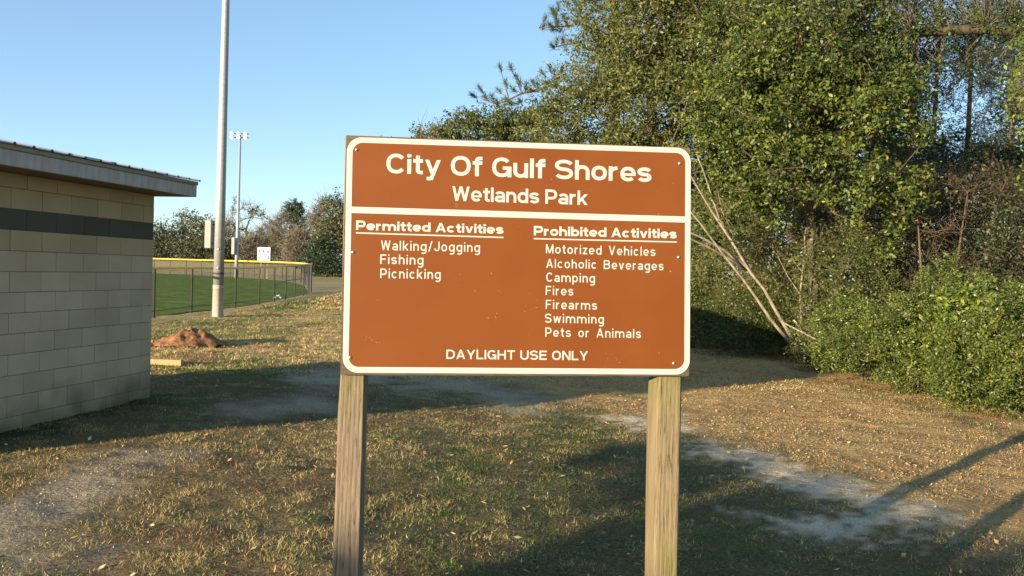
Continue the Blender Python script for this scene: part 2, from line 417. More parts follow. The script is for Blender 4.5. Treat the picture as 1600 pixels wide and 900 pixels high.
# ================================================================== SIGN
ex = np.array([.99543195, .0945051, .01356539]); ex /= np.linalg.norm(ex)
ey = np.array([.01871164, -.05378321, -.9983773]); nn = np.cross(ex, -ey)
SP0 = np.array([-.57704823, 2.7975829, 2.15190664])
def sg(u, v, d=0): return SP0 + ex * u + ey * v + nn * d
sign = thing('park_sign', 'brown rules sign with cream border and lettering on two wooden posts', 'sign', (0.02, 2.86, 0))
m_brown, nt, bs = newmat('brown_sign_face')
n1 = noise(nt, 3, 3); n2 = noise(nt, 120, 3, .7, sc=(1, 1, .5))
c = ramp(nt, n1, [(.3, (.168, .045, .0065)), (.7, (.190, .056, .0095))])
c = mixc(nt, ramp(nt, n2, [(.72, (0, 0, 0)), (.76, (1, 1, 1))]), c, (.40, .24, .16))
n4 = noise(nt, 14, 4, .6, sc=(5, 5, .35))
c = mixc(nt, ramp(nt, n4, [(.68, (0, 0, 0)), (.82, (.35, .35, .35))]), c, (.27, .13, .07))
nt.links.new(c, bs.inputs['Base Color']); bs.inputs['Roughness'].default_value = .45; bs.inputs['Specular IOR Level'].default_value = .22
def creammat(name, col):
    m, nt, bs = newmat(name); n1 = noise(nt, 9, 4); n2 = noise(nt, 60, 4, .7)
    c = ramp(nt, n1, [(.3, tuple(k * .93 for k in col)), (.7, col)])
    c = mixc(nt, ramp(nt, n2, [(.70, (0, 0, 0)), (.78, (1, 1, 1))]), c, (.55, .45, .34))
    nt.links.new(c, bs.inputs['Base Color']); bs.inputs['Roughness'].default_value = .45
    return m
m_cream = creammat('cream_border', (.54, .485, .41))
def rrect(u0_, v0_, u1, v1, r, k=8):
    pts = []
    for cx, cy, a0 in ((u1 - r, v0_ + r, -90), (u1 - r, v1 - r, 0), (u0_ + r, v1 - r, 90), (u0_ + r, v0_ + r, 180)):
        for i in range(k + 1):
            a = R(a0 + 90 * i / k); pts.append((cx + r * math.cos(a), cy + r * math.sin(a)))
    return pts
def slab(pts, d0, d1):
    n = len(pts); V = [sg(u, v, d1) for u, v in pts] + [sg(u, v, d0) for u, v in pts]
    F = [list(range(n))[::-1], [n + i for i in range(n)]] + [[i, (i + 1) % n, n + (i + 1) % n, n + i] for i in range(n)]
    return V, F
W_, H_ = 1.2, .8
V, F = slab(rrect(0, 0, W_, H_, .05), -.003, 0); put('panel', V, F, m_brown, sign)
# border ring
oi = rrect(.0, .0, W_, H_, .05); ii_ = rrect(.0195, .0185, W_ - .0195, H_ - .0195, .034); n = len(oi)
V = [sg(u, v, .0006) for u, v in oi] + [sg(u, v, .0006) for u, v in ii_] + [sg(u, v, -.0031) for u, v in oi] + [sg(u, v, -.001) for u, v in ii_]
F = [[(i + 1) % n, i, n + i, n + (i + 1) % n] for i in range(n)] + [[i, (i + 1) % n, 2 * n + (i + 1) % n, 2 * n + i] for i in range(n)] + [[n + (i + 1) % n, n + i, 3 * n + i, 3 * n + (i + 1) % n] for i in range(n)]
put('border', V, F, m_cream, sign)
mb = MB()
def bar(u0_, v0_, u1, v1, th, d=.0007):
    V = [sg(u0_, v0_ - th / 2, d), sg(u1, v1 - th / 2, d), sg(u1, v1 + th / 2, d), sg(u0_, v0_ + th / 2, d)]
    V += [v - nn * (d + .0002) for v in V]
    return V, [[3, 2, 1, 0], [0, 1, 5, 4], [2, 3, 7, 6], [1, 2, 6, 5], [3, 0, 4, 7]]
put('divider_line', *bar(.019, .2487, 1.181, .2543, .0215, .0008), m_cream, sign)
put('underline', *bar(.0359, .3269, .5385, .3317, .0046), m_cream, sign)
put('underline', *bar(.6437, .3334, 1.1507, .3344, .0046), m_cream, sign)
m_wood_dark = speck('weathered_plywood', (.075, .052, .034), (.135, .10, .06), 10, .85, sc=(1, 1, 12), bstr=.4)
V, F = slab([(-.003, -.0065), (W_ - .002, -.002), (W_ - .002, H_ + .006), (-.008, H_ + .008)], -.0225, -.0032)
put('backing_board', V, F, m_wood_dark, sign)

# --- lettering: stroke font -------------------------------------------------
def ell(cx, cy, rx, ry, a0, a1, k=None, p=2.25):
    k = k or max(4, int(abs(a1 - a0) / 12)); o = []
    for i in range(k + 1):
        a = R(a0 + (a1 - a0) * i / k); c, s = math.cos(a), math.sin(a)
        o.append((cx + rx * math.copysign(abs(c) ** (2 / p), c), cy + ry * math.copysign(abs(s) ** (2 / p), s)))
    return o
def glyph(ch, w, X=.73, k=1.0):
    """width, list of strokes: ('p', pts, closed) ribbon, ('d', x0,y0,x1,y1) slanted bar with level ends"""
    h = w / 2; S_ = []; D = lambda x0, y0, x1, y1: S_.append(('d', x0, y0, x1, y1)); Pn = lambda pts, cl=False, wm=1: S_.append(('p', pts, cl, wm))
    def fin(W): return W, S_
    if ch == ' ': return .30 * k, []
    if ch == 'C': W = .87 * k; Pn(ell(W / 2, .5, W / 2 - h, .5 - h, 38, 322)); return fin(W * .97)
    if ch == 'G':
        W = .88 * k; Pn(ell(W / 2, .5, W / 2 - h, .5 - h, 40, 330) + [(W - h * 1.05, .45)]); Pn([(W * .55, .46 - 0), (W, .46)]); Pn([(W - h * .95, .5), (W - h * .95, 0)]); return fin(W)
    if ch == 'O': W = .90 * k; Pn(ell(W / 2, .5, W / 2 - h, .5 - h, 0, 360), True); return fin(W)
    if ch in 'Ss':
        T = 1 if ch == 'S' else X; W = (.84 if ch == 'S' else .66) * k; m = T * .51; cx = W / 2
        Pn(ell(cx, (T - h + m) / 2, cx - h * .95, (T - h - m) / 2, 18, 268, p=2.1) + ell(cx, (h + m) / 2, cx - h, (m - h) / 2, 88, -160, p=2.1)); return fin(W)
    if ch == 'W':
        W = 1.18 * k; e = w * .56; D(e, 1, W * .27, 0); D(W * .5, 1, W * .27, 0); D(W * .5, 1, W * .73, 0); D(W - e, 1, W * .73, 0); return fin(W)
    if ch == 'V': W = .86 * k; e = w * .56; D(e, 1, W / 2, 0); D(W - e, 1, W / 2, 0); return fin(W)
    if ch == 'v': W = .70 * k; e = w * .56; D(e, X, W / 2, 0); D(W - e, X, W / 2, 0); return fin(W)
    if ch == 'w':
        W = .98 * k; e = w * .56; D(e, X, W * .27, 0); D(W * .5, X, W * .27, 0); D(W * .5, X, W * .73, 0); D(W - e, X, W * .73, 0); return fin(W)
    if ch == 'A': W = .90 * k; e = w * .56; D(e, 0, W / 2, 1); D(W - e, 0, W / 2, 1); Pn([(W * .24, .29), (W * .76, .29)], False, .85); return fin(W)
    if ch == 'Y': W = .86 * k; e = w * .56; D(e, 1, W / 2, .38); D(W - e, 1, W / 2, .38); Pn([(W / 2, .42), (W / 2, 0)]); return fin(W)
    if ch == 'M': W = .98 * k; Pn([(h, 0), (h, 1)]); Pn([(W - h, 0), (W - h, 1)]); D(h * 1.05, 1, W / 2, 0.02); D(W - h * 1.05, 1, W / 2, 0.02); return fin(W)
    if ch == 'N': W = .84 * k; Pn([(h, 0), (h, 1)]); Pn([(W - h, 0), (W - h, 1)]); D(h * 1.1, 1, W - h * 1.1, 0); return fin(W)
    if ch == 'T': W = .78 * k; Pn([(0, 1 - h), (W, 1 - h)]); Pn([(W / 2, 0), (W / 2, 1 - h)]); return fin(W)
    if ch == 'I': W = w; Pn([(h, 0), (h, 1)]); return fin(W)
    if ch == 'L': W = .68 * k; Pn([(h, 0), (h, 1)]); Pn([(0, h), (W, h)]); return fin(W)
    if ch == 'H': W = .84 * k; Pn([(h, 0), (h, 1)]); Pn([(W - h, 0), (W - h, 1)]); Pn([(h, .52), (W - h, .52)]); return fin(W)
    if ch == 'U': W = .84 * k; Pn([(h, 1), (h, .36)] + ell(W / 2, .36, W / 2 - h, .36 - h, 180, 360) + [(W - h, 1)]); return fin(W)
    if ch == 'E': W = .74 * k; Pn([(h, 0), (h, 1)]); [Pn([(h, y), (W * f_, y)]) for y, f_ in ((h, 1), (.52, .93), (1 - h, 1))]; return fin(W)
    if ch == 'F': W = .70 * k; Pn([(h, 0), (h, 1)]); [Pn([(h, y), (W * f_, y)]) for y, f_ in ((.50, .9), (1 - h, 1))]; return fin(W)
    if ch == 'J': W = .66 * k; Pn([(W - h, 1), (W - h, .32)] + ell(W / 2, .32, W / 2 - h, .32 - h, 0, -175)); return fin(W)
    if ch == 'D': W = .86 * k; r = .40 * k; Pn([(h, 0), (h, 1)]); Pn([(0, 1 - h), (W - h - r, 1 - h)] + ell(W - h - r, .5, r, .5 - h, 90, -90) + [(0, h)]); return fin(W)
    if ch == 'P': W = .80 * k; m = .40; r = (1 - h - m) / 2; Pn([(h, 0), (h, 1)]); Pn([(0, 1 - h), (W - h - r, 1 - h)] + ell(W - h - r, (1 - h + m) / 2, r, r, 90, -90) + [(h, m)]); return fin(W)
    if ch == 'B':
        W = .84 * k; m = .53; Pn([(h, 0), (h, 1)]); r = (1 - h - m) / 2; Pn([(0, 1 - h), (W * .94 - h - r, 1 - h)] + ell(W * .94 - h - r, (1 - h + m) / 2, r, r, 90, -90) + [(h, m)])
        r = (m - h) / 2; Pn([(h, m), (W - h - r, m)] + ell(W - h - r, (h + m) / 2, r, r, 90, -90) + [(0, h)]); return fin(W)
    if ch == 'i': W = w; Pn([(h, 0), (h, X)]); Pn([(h, max(1 - w * .92, X + .07)), (h, 1)]); return fin(W)
    if ch == 'l': W = w; Pn([(h, 0), (h, 1)]); return fin(W)
    if ch == 't': W = .44 * k; x = W * .48; Pn([(x, .94), (x, .2)] + ell(x + .14, .2, .14, .2 - h, 180, 268, 5)[1:] + [(W, h)]); Pn([(0, X - h * .85), (W, X - h * .85)]); return fin(W)
    if ch == 'f': W = .44 * k; x = W * .45; Pn([(x, 0), (x, .8)] + ell(x + .14, .8, .14, .2 - h, 180, 92, 5) + [(W, 1 - h)]); Pn([(0, X - h * .85), (W, X - h * .85)]); return fin(W)
    if ch == 'y':
        W = .72 * k; e = w * .56; D(e, X, W * .5, .02); D(W - e, X, W * .38, -.27); Pn([(W * .12, -.28 + h * .9), (W * .40, -.28 + h * .9)]); return fin(W)
    ow = .72 * k
    if ch == 'o': W = ow; Pn(ell(W / 2, X / 2, W / 2 - h, X / 2 - h, 0, 360), True); return fin(W)
    if ch == 'c': W = ow * .95; Pn(ell(W / 2, X / 2, W / 2 - h, X / 2 - h, 42, 318)); return fin(W)
    if ch == 'e': W = ow; Pn(ell(W / 2, X / 2, W / 2 - h, X / 2 - h, 0, 318)); Pn([(h, X * .47), (W - h * .05, X * .47)], False, .72); return fin(W)
    if ch in 'dbpgq':
        W = ow; Pn(ell(W / 2 , X / 2, W / 2 - h, X / 2 - h, 0, 360), True)
        if ch == 'd': Pn([(W - h, 0), (W - h, 1)])
        if ch == 'b': Pn([(h, 0), (h, 1)])
        if ch == 'p': Pn([(h, -.27), (h, X)])
        if ch == 'g': Pn([(W - h, X), (W - h, -.06)] + ell(W / 2, -.06, W / 2 - h, .26 - h, 0, -140)); 
        return fin(W)
    if ch == 'a':
        W = .68 * k; Pn(ell(W * .5, X - h - .19, W * .5 - h, .19, 155, 0) + [(W - h, 0)])
        m = X * .60; Pn([(W - h, m - h)] + ell(W * .46, (m) / 2, W * .46 - h, m / 2 - h, 90, 270) + ell(W * .55, m * .62, W * .45 - h, m * .62 - h, 270, 350)); return fin(W)
    if ch in 'nhm r'.replace(' ', ''):
        if ch == 'r': W = .46 * k; Pn([(h, 0), (h, X)]); Pn(ell(W * .98, X * .55, W * .98 - h, X * .45 - h, 180, 95)); return fin(W)
        W = .68 * k; Pn([(h, 0), (h, 1 if ch == 'h' else X)]); ry = .26
        Pn(ell(W / 2, X - h - ry, W / 2 - h, ry, 180, 0) + [(W - h, 0)])
        if ch == 'm': d = W - w; Pn([(x + d, y) for x, y in ell(W / 2, X - h - ry, W / 2 - h, ry, 180, 0) + [(W - h, 0)]]); return fin(W + d)
        return fin(W)
    if ch == 'u': W = .68 * k; ry = .26; Pn([(h, X)] + ell(W / 2, h + ry, W / 2 - h, ry, 180, 360)); Pn([(W - h, X), (W - h, 0)]); return fin(W)
    if ch == 'k': W = .70 * k; e = w * .6; Pn([(h, 0), (h, 1)]); D(h, X * .30, W - e, X); D(W * .40, X * .55, W - e * .95, 0); return fin(W)
    if ch == 'z': W = .60 * k; Pn([(0.02, X - h), (W, X - h)]); Pn([(0, h), (W, h)]); D(w * .6, w * .4, W - w * .6, X - w * .4); return fin(W)
    if ch == '/': W = .52 * k; e = w * .5; D(e, -.06, W - e, 1.04); return fin(W)
    raise ValueError(ch)
def ribbon(pts, w, closed):
    P = [np.array(p) for p in pts]; Q = [P[0]]
    for p in P[1:]:
        if np.linalg.norm(p - Q[-1]) > 1e-3: Q.append(p)
    if closed and np.linalg.norm(Q[0] - Q[-1]) < 1e-3: Q.pop()
    n = len(Q); L_ = []; R_ = []
    for i in range(n):
        a = Q[i - 1] if (i > 0 or closed) else None; b = Q[(i + 1) % n] if (i < n - 1 or closed) else None
        d1 = (Q[i] - a) / np.linalg.norm(Q[i] - a) if a is not None else None
        d2 = (b - Q[i]) / np.linalg.norm(b - Q[i]) if b is not None else None
        if d1 is None: d1 = d2
        if d2 is None: d2 = d1
        t = d1 + d2; t /= np.linalg.norm(t) + 1e-9; nrm = np.array([-t[1], t[0]])
        sc = min(1 / max(abs(nrm @ np.array([-d1[1], d1[0]])), .4), 1.6)
        L_.append(Q[i] + nrm * w / 2 * sc); R_.append(Q[i] - nrm * w / 2 * sc)
    V = L_ + R_; F = [[i, (i + 1) % n, n + (i + 1) % n, n + i] for i in range(n if closed else n - 1)]
    return V, F
def text(body, u_l, v_l, u_r, v_r, cap, w, k, track, space, X=.73, name='lettering'):
    gl = []; x = 0
    for ch in body:
        if ch == ' ': x += space; gl.append(None); continue
        W, st = glyph(ch, w, X, k); gl.append((x, st)); x += W + track
    total = x - track; sx = (u_r - u_l) / total
    mb = MB(); words = []
    for e_ in gl + [None]:
        if e_ is None: words.append(mb); mb = MB(); continue
        x0, st = e_
        for i, s in enumerate(st):
            dz = .00075 + i * .00006
            if s[0] == 'p': V, F = ribbon(s[1], w * s[3], s[2])
            else:
                _, xa, ya, xb, yb = s; wh = w * math.hypot(xb - xa, yb - ya) / abs(yb - ya) * .96
                V = [(xa - wh / 2, ya), (xa + wh / 2, ya), (xb + wh / 2, yb), (xb - wh / 2, yb)]; F = [[0, 1, 2, 3]]
            VV = []
            for (px, py) in V:
                u = u_l + (x0 + px) * sx; v = v_l + (v_r - v_l) * (u - u_l) / (u_r - u_l) - py * cap
                VV.append(sg(u, v, dz))
            mb.add(VV, F)
    for mb in words:
        G = []
        for f in mb.F:
            p = [np.array(mb.V[i]) for i in f]; c_ = np.cross(p[1] - p[0], p[2] - p[0])
            G.append(f if c_ @ nn > 0 else f[::-1])
        mb.F = G
        mb.put(name, m_cream, sign)
text('City Of Gulf Shores', .1339, .1203, 1.0583, .1250, .0681, .178, 1.0, .085, .36, X=.75)
text('Wetlands Park', .3592, .2088, .8317, .2120, .0502, .174, .98, .085, .32, X=.75)
text('Permitted Activities', .0357, .3165, .5383, .3195, .0320, .222, 1.12, .085, .38, X=.72)
text('Prohibited Activities', .6436, .3221, 1.1506, .3220, .0331, .222, 1.12, .085, .38, X=.72)
for a in (('Walking/Jogging', .1205, .3836, .4580, .3840, .0330), ('Fishing', .1190, .4309, .2652, .4308, .0327), ('Picnicking', .1199, .4793, .3244, .4789, .0329),
          ('Motorized Vehicles', .6865, .3834, 1.0744, .3856, .0318), ('Alcoholic Beverages', .6880, .4336, 1.1039, .4353, .0315), ('Camping', .6886, .4818, .8601, .4827, .0319),
          ('Fires', .6875, .5279, .7843, .5285, .0317), ('Firearms', .6881, .5762, .8682, .5767, .0317), ('Swimming', .6857, .6238, .8928, .6247, .0316), ('Pets or Animals', .6874, .6719, 1.0249, .6736, .0316)):
    text(*a, .142, .86, .185, .62, X=.72)
text('DAYLIGHT USE ONLY', .3480, .7513, .8378, .7524, .0318, .165, .96, .12, .40)
g = np.random.default_rng(12); mb = MB()
for u, v, du, dv, k in ((1.131, .427, .004, .012, 1), (.50, .612, .02, .006, 5), (.095, .688, .03, .012, 6), (.372, .245, .003, .030, 5), (.42, .10, .05, .03, 5), (.58, .585, .10, .10, 10), (1.0, .74, .10, .02, 9), (.30, .60, .25, .15, 8), (.95, .2, .2, .1, 6)):
    for _ in range(k):
        uu, vv = u + g.uniform(-1, 1) * du, v + g.uniform(-1, 1) * dv; L1, W1 = (.003, .002) if k == 1 else (g.uniform(.0012, .005), g.uniform(.0004, .0011)); a_ = g.uniform(-1.2, 1.2)
        cx, sx1 = math.cos(a_), math.sin(a_)
        mb.add([sg(uu + x * cx - y * sx1, vv + x * sx1 + y * cx, .0004) for x, y in ((-L1, -W1), (L1, -W1 * .3), (L1 * .8, W1), (-L1 * .6, W1))], [[3, 2, 1, 0]])
o = mb.put('scratches', speck('scratched_film', (.24, .10, .04), (.42, .29, .18), 90, .6, bstr=0), sign); o['kind'] = 'stuff'
m_bolt = speck('bolt_zinc', (.45, .43, .40), (.62, .60, .56), 60, .4, .7, 0)
m_rust = speck('bolt_washer', (.22, .13, .08), (.34, .22, .15), 90, .7, .2, 0)
for i, (u, v) in enumerate(((.0322, .043), (1.1588, .056), (.027, .3926), (1.1572, .3881), (.0243, .7488), (1.1422, .7604))):
    mb = MB(); prof = [(.0052, .0000), (.0052, .0012), (.0044, .0032), (.002, .0046)]
    for j, (r, d) in enumerate(prof):
        for q in range(12):
            a = q * math.pi / 6; mb.V.append(tuple(sg(u + r * math.cos(a), v - r * math.sin(a), d)))
    for j in range(3):
        for q in range(12): mb.F.append([j * 12 + q, j * 12 + (q + 1) % 12, (j + 1) * 12 + (q + 1) % 12, (j + 1) * 12 + q])
    mb.F.append([36 + q for q in range(12)])
    b = mb.put('bolt', m_bolt, sign, smooth=True)
# posts
def woodmat(name, cols, green, off):
    m, nt, bs = newmat(name); tc = N(nt, 'ShaderNodeTexCoord')
    mp = N(nt, 'ShaderNodeMapping'); mp.inputs['Scale'].default_value = (60, 60, 1.6); mp.inputs['Location'].default_value = (off, off * 2, off)
    nt.links.new(tc.outputs['Object'], mp.inputs[0])
    n1 = N(nt, 'ShaderNodeTexNoise'); n1.inputs['Scale'].default_value = 3.2; n1.inputs['Detail'].default_value = 8; n1.inputs['Roughness'].default_value = .68; n1.inputs['Distortion'].default_value = .5
    nt.links.new(mp.outputs[0], n1.inputs['Vector'])
    mp2 = N(nt, 'ShaderNodeMapping'); mp2.inputs['Scale'].default_value = (14, 14, .9); mp2.inputs['Location'].default_value = (off * 3, 0, off)
    nt.links.new(tc.outputs['Object'], mp2.inputs[0])
    wv = N(nt, 'ShaderNodeTexWave'); wv.inputs['Scale'].default_value = 1.5; wv.inputs['Distortion'].default_value = 5; wv.inputs['Detail'].default_value = 3; wv.inputs['Detail Scale'].default_value = 1.0
    nt.links.new(mp2.outputs[0], wv.inputs['Vector'])
    mm = N(nt, 'ShaderNodeMath', operation='MULTIPLY_ADD', i_1=.16); nt.links.new(wv.outputs['Fac'], mm.inputs[0])
    m3 = N(nt, 'ShaderNodeMath', operation='MULTIPLY', i_1=.92); nt.links.new(n1.outputs['Fac'], m3.inputs[0]); nt.links.new(m3.outputs[0], mm.inputs[2])
    c = ramp(nt, mm.outputs[0], [(.26, cols[0]), (.45, cols[1]), (.72, cols[2])])
    n2 = noise(nt, 5, 4, .6, sc=(1, 1, .5))
    zz = N(nt, 'ShaderNodeSeparateXYZ'); nt.links.new(tc.outputs['Object'], zz.inputs[0])
    top = N(nt, 'ShaderNodeMapRange', i_1=1.15, i_2=1.34, i_3=0, i_4=.75); nt.links.new(zz.outputs[2], top.inputs[0])
    low = N(nt, 'ShaderNodeMapRange', i_1=1.0, i_2=.55, i_3=0, i_4=green); nt.links.new(zz.outputs[2], low.inputs[0])
    ad = N(nt, 'ShaderNodeMath', operation='ADD'); nt.links.new(top.outputs[0], ad.inputs[0]); nt.links.new(low.outputs[0], ad.inputs[1])
    mu = N(nt, 'ShaderNodeMath', operation='MULTIPLY', use_clamp=True); nt.links.new(ad.outputs[0], mu.inputs[0]); nt.links.new(ramp(nt, n2, [(.40, (0, 0, 0)), (.62, (1, 1, 1))]), mu.inputs[1])
    c = mixc(nt, mu.outputs[0], c, (.15, .155, .03))
    crk = ramp(nt, n1.outputs['Fac'], [(.36, (1, 1, 1)), (.41, (0, 0, 0))])
    c = mixc(nt, crk, c, (.06, .04, .022))
    nt.links.new(c, bs.inputs['Base Color']); bs.inputs['Roughness'].default_value = .85; bs.inputs['Specular IOR Level'].default_value = .2
    bump(nt, bs, mm.outputs[0], .8, .004); return m
def post(uv4, mat, dep=.135, top=-.0075, extra=0):
    (ul0, vl0), (ur0, vr0), (ul1, vl1), (ur1, vr1) = uv4
    # extend to top and below ground along the same edges
    def edge(a, b, v): t = (v - a[1]) / (b[1] - a[1]); return a[0] + (b[0] - a[0]) * t
    mb = MB(); vs = [top, .4, .8, .95, 1.1, 1.25, 1.4, 1.6, 1.9, 2.24]; c = .006; rows = []
    g = np.random.default_rng(int(ul0 * 100) + 50)
    for v in vs:
        l = edge((ul0, vl0), (ul1, vl1), v) if v > .8 else ul0 + .003; r = edge((ur0, vr0), (ur1, vr1), v) if v > .8 else ur0
        j = lambda: g.normal(0, .0007)
        d0 = -.0232; d1 = d0 - dep
        ring = [(l + c, d0), (r - c, d0), (r, d0 - c), (r, d1 + c), (r - c, d1), (l + c, d1), (l, d1 + c), (l, d0 - c)]
        rows.append([sg(u + j(), v, d + min(0, j())) for u, d in ring])
    for rw in rows: mb.V += [tuple(p) for p in rw]
    for i in range(len(rows) - 1):
        for q in range(8): mb.F.append([i * 8 + q, (i + 1) * 8 + q, (i + 1) * 8 + (q + 1) % 8, i * 8 + (q + 1) % 8])
    mb.F.append(list(range(8)))
    return mb.put('post', mat, sign)
m_w1 = woodmat('grey_weathered_post', [(.060, .042, .026), (.165, .122, .078), (.27, .205, .135)], 0, 0)
m_w2 = woodmat('green_stained_post', [(.075, .054, .030), (.185, .138, .072), (.285, .215, .12)], .8, 3.7)
p1 = post(((-.0128, .8036), (.0744, .8031), (-.0241, 1.4852), (.0679, 1.4868)), m_w1); p1['label'] = 'grey weathered left post with long grain cracks'
p2 = post(((1.091, .8059), (1.1805, .804), (1.0845, 1.4992), (1.1697, 1.5012)), m_w2); p2['label'] = 'right post stained green with algae along its edge'

# ================================================================== BLOCK BUILDING
bl = thing('block_building', 'small cream concrete block building with dark stripe and metal roof at left', 'building', (C0[0], C0[1], 0))
def wp(s, t, z): return np.array([C0[0] + WD[0] * s + WN[0] * t, C0[1] + WD[1] * s + WN[1] * t, z])
def wallM(): return Matrix(((WD[0], WN[0], 0, C0[0]), (WD[1], WN[1], 0, C0[1]), (0, 0, 1, 0), (0, 0, 0, 1)))
WM = wallM()
def blockmat(name, c1, c2, dirty=0):
    m, nt, bs = newmat(name); n = noise(nt, 14, 5, .65, coord='Generated'); oi = N(nt, 'ShaderNodeObjectInfo')
    geo = N(nt, 'ShaderNodeNewGeometry'); nz = N(nt, 'ShaderNodeTexNoise'); nz.inputs['Scale'].default_value = 1.8; nz.inputs['Detail'].default_value = 6; nt.links.new(geo.outputs['Position'], nz.inputs['Vector'])
    c = ramp(nt, nz.outputs['Fac'], [(.3, c1), (.7, c2)])
    hv = N(nt, 'ShaderNodeHueSaturation'); mr = N(nt, 'ShaderNodeMapRange', i_3=.92, i_4=1.06); nt.links.new(oi.outputs['Random'], mr.inputs[0]); nt.links.new(mr.outputs[0], hv.inputs['Value']); nt.links.new(c, hv.inputs['Color'])
    c = hv.outputs[0]
    if dirty:
        sp = N(nt, 'ShaderNodeSeparateXYZ'); nt.links.new(geo.outputs['Position'], sp.inputs[0])
        ma = N(nt, 'ShaderNodeMath', operation='MULTIPLY_ADD', i_1=.9, i_2=-.45); nt.links.new(nz.outputs['Fac'], ma.inputs[0])
        ad = N(nt, 'ShaderNodeMath', operation='ADD'); nt.links.new(sp.outputs[2], ad.inputs[0]); nt.links.new(ma.outputs[0], ad.inputs[1])
        mr2 = N(nt, 'ShaderNodeMapRange', i_1=.42, i_2=-.02, i_3=0, i_4=.8); nt.links.new(ad.outputs[0], mr2.inputs[0])
        c = mixc(nt, mr2.outputs[0], c, (.07, .065, .03))
    nt.links.new(c, bs.inputs['Base Color']); bs.inputs['Roughness'].default_value = .75
    n3 = N(nt, 'ShaderNodeTexNoise'); n3.inputs['Scale'].default_value = 90; n3.inputs['Detail'].default_value = 4; nt.links.new(geo.outputs['Position'], n3.inputs['Vector'])
    bump(nt, bs, n3.outputs['Fac'], .35, .004); return m
mb_cream = blockmat('cream_block_paint', (.44, .325, .19), (.52, .39, .24), 1)
mb_tan = blockmat('tan_block_paint', (.37, .275, .135), (.43, .325, .17))
mb_dark = blockmat('dark_stripe_paint', (.065, .058, .034), (.08, .072, .045))
mb_mortar = speck('painted_mortar', (.15, .125, .09), (.20, .17, .12), 12, .85, bstr=.3)
WH = 2.52
mb = MB(); mb.box((-WLEN + .002, -.20, -.3), (-.002, -.009, WH)); mb.V = [tuple(WM @ Vector(v)) for v in mb.V]; mb.put('mortar', mb_mortar, bl)
mb = MB(); mb.box((-WLEN, -WDEP, -.3), (-.21, -.2, WH)); mb.V = [tuple(WM @ Vector(v)) for v in mb.V]
mb.put('wall', mb_cream, bl)
mb = MB(); mb.box((-.209, -WDEP, -.3), (-.001, -.205, WH)); mb.V = [tuple(WM @ Vector(v)) for v in mb.V]; mb.put('end_wall', mb_tan, bl)
CH, CL, J = .203, .406, .0045
protos = {}
rq = random.Random(3)
def block_mesh(L, Hh, mat):
    key = (round(L, 3), round(Hh, 3), mat.name)
    if key not in protos:
        m_ = MB(); m_.bbox((0, -.1, 0), (L, 0, Hh), .0035); protos[key] = meshdata('block', m_.V, m_.F, mat)
    return protos[key]
z_top = WH; row = 0; ang = math.atan2(WD[1], WD[0])
z = WH - .145
courses = [(z, .145)]
while z > -.12: z -= CH; courses.append((z, CH))
for ci, (z0, hh) in enumerate(courses):
    mat = mb_tan if ci in (0, 1, 3) else mb_dark if ci == 2 else mb_cream
    s = 0.0; first = True
    while s > -WLEN + .03:
        L = CL / 2 if (first and ci % 2) else CL
        L = min(L, WLEN + s); first = False
        o = bpy.data.objects.new('block', block_mesh(L - J, hh - J, mat)); COL.objects.link(o); o.parent = bl
        p = wp(s - L, rq.uniform(-.0012, .0012), z0) - WL[bl]
        # local x runs along the wall, local y points away from the wall face
        o.matrix_local = Matrix(((WD[0], WN[0], 0, p[0]), (WD[1], WN[1], 0, p[1]), (0, 0, 1, p[2]), (0, 0, 0, 1)))
        s -= L
# roof: soffit, fascia, drip trim, ribbed metal
OV, EE, NE = .40, .27, .75
m_fascia = speck('grey_fascia_paint', (.34, .295, .255), (.45, .40, .345), 5, .7, sc=(3, 3, .6), bstr=.15)
m_trim = speck('tan_drip_trim', (.24, .20, .12), (.29, .25, .16), 6, .6, bstr=0)
m_soffit = speck('brown_soffit', (.22, .16, .10), (.30, .22, .14), 6, .8, bstr=.1)
def wbox(a, b, name, mat, par):
    m_ = MB(); m_.bbox(a, b, .003); m_.V = [tuple(WM @ Vector(v)) for v in m_.V]; return m_.put(name, mat, par)
wbox((-WLEN - NE, -WDEP - .3, WH + .002), (EE - .03, OV - .03, WH + .03), 'soffit', m_soffit, bl)
wbox((-WLEN - NE, OV - .028, WH + .005), (EE, OV, WH + .150), 'fascia', m_fascia, bl)
wbox((EE - .028, -WDEP - .3, WH + .005), (EE - .001, OV - .03, WH + .150), 'fascia', m_fascia, bl)
wbox((-WLEN - NE, OV - .02, WH + .152), (EE + .012, OV + .013, WH + .196), 'drip_trim', m_trim, bl)
m_metal = speck('galvanised_roof_metal', (.30, .31, .33), (.46, .47, .50), 4, .38, .6, bstr=.05)
slope = math.tan(R(9)); RD = WDEP + .3 + OV + .03
mb = MB(); rib = .2275; x0r, x1r = -WLEN - NE, EE + .03; yy0, yy1 = OV + .035, OV + .035 - RD / 2
prof = []; xx = x1r
while xx > x0r + .03:
    prof += [(xx, 0), (xx - .0, 0)][:1] + [(xx - .012, .020), (xx - .030, .020), (xx - .044, 0)]; xx -= rib
prof.append((x0r, 0))
def roofsheet(ya, za, yb, zb, name):
    m_ = MB(); n = len(prof)
    for (y, z) in ((ya, za), (yb, zb)):
        for x, h in prof: m_.V.append((x, y, z + h + .006))
    for (y, z) in ((ya, za), (yb, zb)):
        for x, h in prof: m_.V.append((x, y, z + h))
    for i in range(n - 1):
        m_.F.append([i, i + 1, n + i + 1, n + i]); m_.F.append([2 * n + i + 1, 2 * n + i, 3 * n + i, 3 * n + i + 1]); m_.F.append([i + 1, i, 2 * n + i, 2 * n + i + 1])
    m_.V = [tuple(WM @ Vector(v)) for v in m_.V]; return m_.put(name, m_metal, bl)
zr = WH + .199
